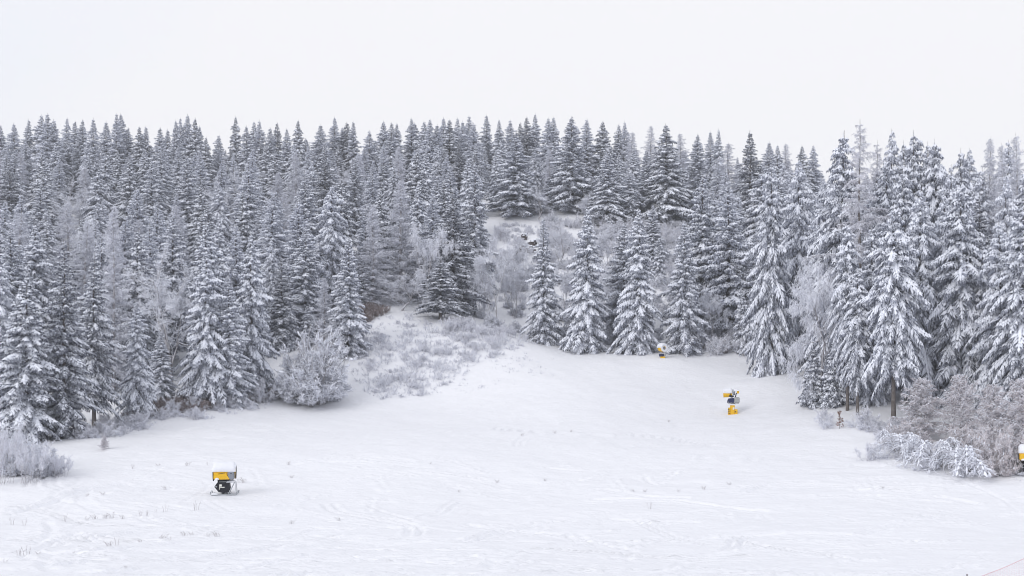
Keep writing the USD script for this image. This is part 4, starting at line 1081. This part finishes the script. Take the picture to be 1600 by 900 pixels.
def make_lift_gun():
    k = kind('lift_gun')
    obj('base_post', rbox(-.32, .22, -.35, .35, -.3, 1.05, .04), yellow, k)
    obj('base_wing', rbox(-.55, -.335, -.40, .30, -.3, .72, .03), yellow, k)
    obj('base_wing', rbox(.235, .54, -.40, .30, -.3, .56, .03), yellow, k)
    for x, z in ((-.50, .55), (-.48, .30), (-.46, .06), (.30, .26)):
        obj('hydrant_port', tube([(x, -.42, z), (x, -.45, z)], [.07, .07], 8), black_paint, k)
    obj('valve_plate', rbox(-.02, .16, -.375, -.352, .50, .78, .01), white_paint, k)
    obj('base_snow', snow_heap(-.36, .34, -.38, .38, 1.05, .24, 11, 16), snow_cap_look, k, smooth=True)
    obj('mast', rod((0, 0, 1.0), (.05, 0, 2.1), .10, 10), steel, k)
    obj('bracket', rbox(-.58, .72, -.30, .30, 1.24, 1.30, .02), black_paint, k)
    obj('pump_cover', poly_box([(-.66, 1.31), (-.64, 1.55), (-.48, 1.82), (-.1, 1.92), (.12, 1.88), (.12, 1.34)], -.42, .35), blue_paint, k)
    obj('pump_nozzle', tube([(-.55, -.44, 1.40), (-.55, -.52, 1.40)], [.07, .05], 8), steel, k)
    obj('control_box', rbox(.14, .78, -.44, .36, 1.31, 1.98, .08), pale_grey, k, smooth=35)
    obj('cover_snow', snow_heap(-.62, .20, -.42, .38, 1.86, .22, 12, 18), snow_cap_look, k, smooth=True)
    obj('arm', rod((.28, 0, 1.95), (.42, 0, 2.45), .06, 8), black_paint, k)
    obj('arm', rod((.42, 0, 2.42), (.62, 0, 2.60), .05, 8), black_paint, k)
    obj('counterweight', rbox(.48, .72, -.16, .16, 2.40, 2.78, .03), yellow, k)
    obj('fan_barrel', barrel(-.10, -1.10, .30, .42, 0, 2.36), yellow, k, smooth=40)
    obj('barrel_band', ring(-.30, 0, 2.36, .40, .05, .05), black_paint, k, smooth=40)
    obj('air_duct', tube([(-.42, -.34, 2.14), (-.15, -.38, 2.06), (.02, -.25, 2.1)], [.10, .12, .08], 8), black_paint, k)
    obj('fan_cage', ring(.02, 0, 2.46, .46, .06, .07), steel, k, smooth=40)
    for a in np.arange(0, 3.1, .5):
        obj('cage_bar', rod((.03, -.45 * math.cos(a), 2.46 - .45 * math.sin(a)), (.26, .45 * math.cos(a) * .6, 2.46 + .45 * math.sin(a) * .6), .02, 5), steel, k)
    obj('motor', rbox(.04, .26, -.22, .22, 2.22, 2.66, .05), grey_cover, k, smooth=35)
    obj('snow_cap', snow_saddle(-1.14, -.05, 0, 2.36, .40, .22, 14, 1.35), snow_cap_look, k, smooth=True)
    obj('motor_snow', snow_heap(-.05, .74, -.25, .25, 2.72, .26, 15, 16), snow_cap_look, k, smooth=True)
make_lift_gun()

def make_round_gun():
    k = kind('round_gun')
    obj('base_post', rbox(-.30, .34, -.35, .35, -.3, .18, .04), yellow, k)
    obj('pump_cover', rbox(-.44, .17, -.38, .34, .19, .64, .08), blue_paint, k, smooth=35)
    obj('control_box', rbox(.18, .46, -.34, .30, .24, .64, .06), pale_grey, k, smooth=35)
    obj('cover_snow', snow_heap(-.48, .40, -.40, .36, .63, .12, 21, 16), snow_cap_look, k, smooth=True)
    obj('mast', rod((0, 0, .6), (.05, 0, 1.0), .10, 10), black_paint, k)
    def turn(m):
        v = np.array(m[0], float) - [0, 0, 1.38]; a = math.radians(-66)     # the drum points at the viewer's right
        return np.stack([v[:, 0] * math.cos(a) - v[:, 1] * math.sin(a), v[:, 0] * math.sin(a) + v[:, 1] * math.cos(a), v[:, 2] + 1.38], 1), m[1]
    obj('fan_barrel', turn(barrel(-.62, .50, .40, .52, 0, 1.34, inner=.45)), yellow, k, smooth=40)
    obj('nozzle_ring', turn(ring(.53, 0, 1.38, .56, .30, .08)), snow_cap_look, k, smooth=40)
    obj('fan_hub', turn(barrel(.40, .49, .22, .22, 0, 1.38)), grey_cover, k, smooth=40)
    obj('snow_cap', turn(snow_saddle(-.66, .60, 0, 1.36, .50, .18, 23, 1.45)), snow_cap_look, k, smooth=True)
make_round_gun()

x, y, z = hit(352, 774)
place('sled_gun', 'snow_gun', (x, y, z - 0.02), 0.17, (0.9, 0.9, 0.9), 'yellow snow gun on a sled under a thick snow cap, on the lower left piste', 'snow gun')
x, y, z = hit(1145, 648)
place('lift_gun', 'snow_gun', (x, y, z), -0.15, (1, 1, 1), 'tall yellow and blue snow gun on a post, out on the right piste half', 'snow gun')
x, y, z = hit(1035, 560)
place('round_gun', 'snow_gun', (x, y, z), 0.0, (1, 1, 1), 'distant round-headed snow gun between two spruces at the far end of the piste', 'snow gun')
x, y, z = hit(1610, 745)
place('sled_gun', 'snow_gun', (x, y, z), -0.40, (0.95, 0.95, 0.95), 'yellow snow gun half cut off by the right edge of the picture, against the thicket', 'snow gun')

# ------------------------------------------------------------------ safety net in the lower right corner
def make_net():
    cord = plain('net_cord_look', (0.66, 0.45, 0.48), 0.8, 0.1)
    pole = plain('net_pole_look', (0.07, 0.035, 0.04), 0.6, 0.2)
    key = [(1440, 930, 36.0), (1490, 914, 36.4), (1535, 900, 36.8), (1600, 873, 37.6), (1680, 838, 38.6), (1780, 806, 40.0)]
    top = np.array([W(*p) for p in key])
    s = np.linspace(0, len(top) - 1, 120)
    top = np.stack([np.interp(s, np.arange(len(top)), top[:, c]) for c in range(3)], 1)
    top[:, 2] -= 0.02 * np.sin(s * math.pi) ** 2
    gz = ground(top[:, 0], top[:, 1])
    n = xform('safety_net', (top[0, 0], top[0, 1], gz[0]))
    o = np.array([top[0, 0], top[0, 1], gz[0]])
    obj('top_rope', tube(top - o, np.full(len(top), .012), 4), cord, n)
    bot = top.copy(); bot[:, 2] = gz + 0.02
    parts = []
    for i in range(0, len(top)): parts.append(ribbons(top[i:i + 1] - o, bot[i:i + 1] - o, .004, .004, np.array([[0, 1.0, 0.2]])))
    for q in np.linspace(0.08, 1, 12):
        row = top * (1 - q) + bot * q - o
        parts.append(ribbons(row[:-1], row[1:], .004, .004, np.array([[0, 1.0, 0.2]])))
    tag(obj('netting', join(parts), cord, n), kind='stuff')
    for u, vt, y_ in ((1511, 897, 36.5), (1720, 812, 39.2)):
        p = np.array(W(u, vt, y_)); g = float(gnd(p[0], p[1]))
        obj('pole', tube([p - o + [0, 0, g - p[2] - .3], p - o], [.02, .02], 8), pole, n)
    tag(n, 'thin reddish safety net strung on dark poles in the lower right corner', 'safety net')
make_net()

# ------------------------------------------------------------------ thin winter haze
haze_look = usdkit.material(stage, '/World/Looks/haze_look', {'v': ('principled_volume', {'color': (0.93, 0.94, 0.97), 'density': HAZE, 'anisotropy': 0.2})}, volume='v.volume')
hz = trimesh.creation.box(bounds=[(-400, -120, -20), (400, 520, 90)])
tag(obj('haze', hz, haze_look), kind='stuff')
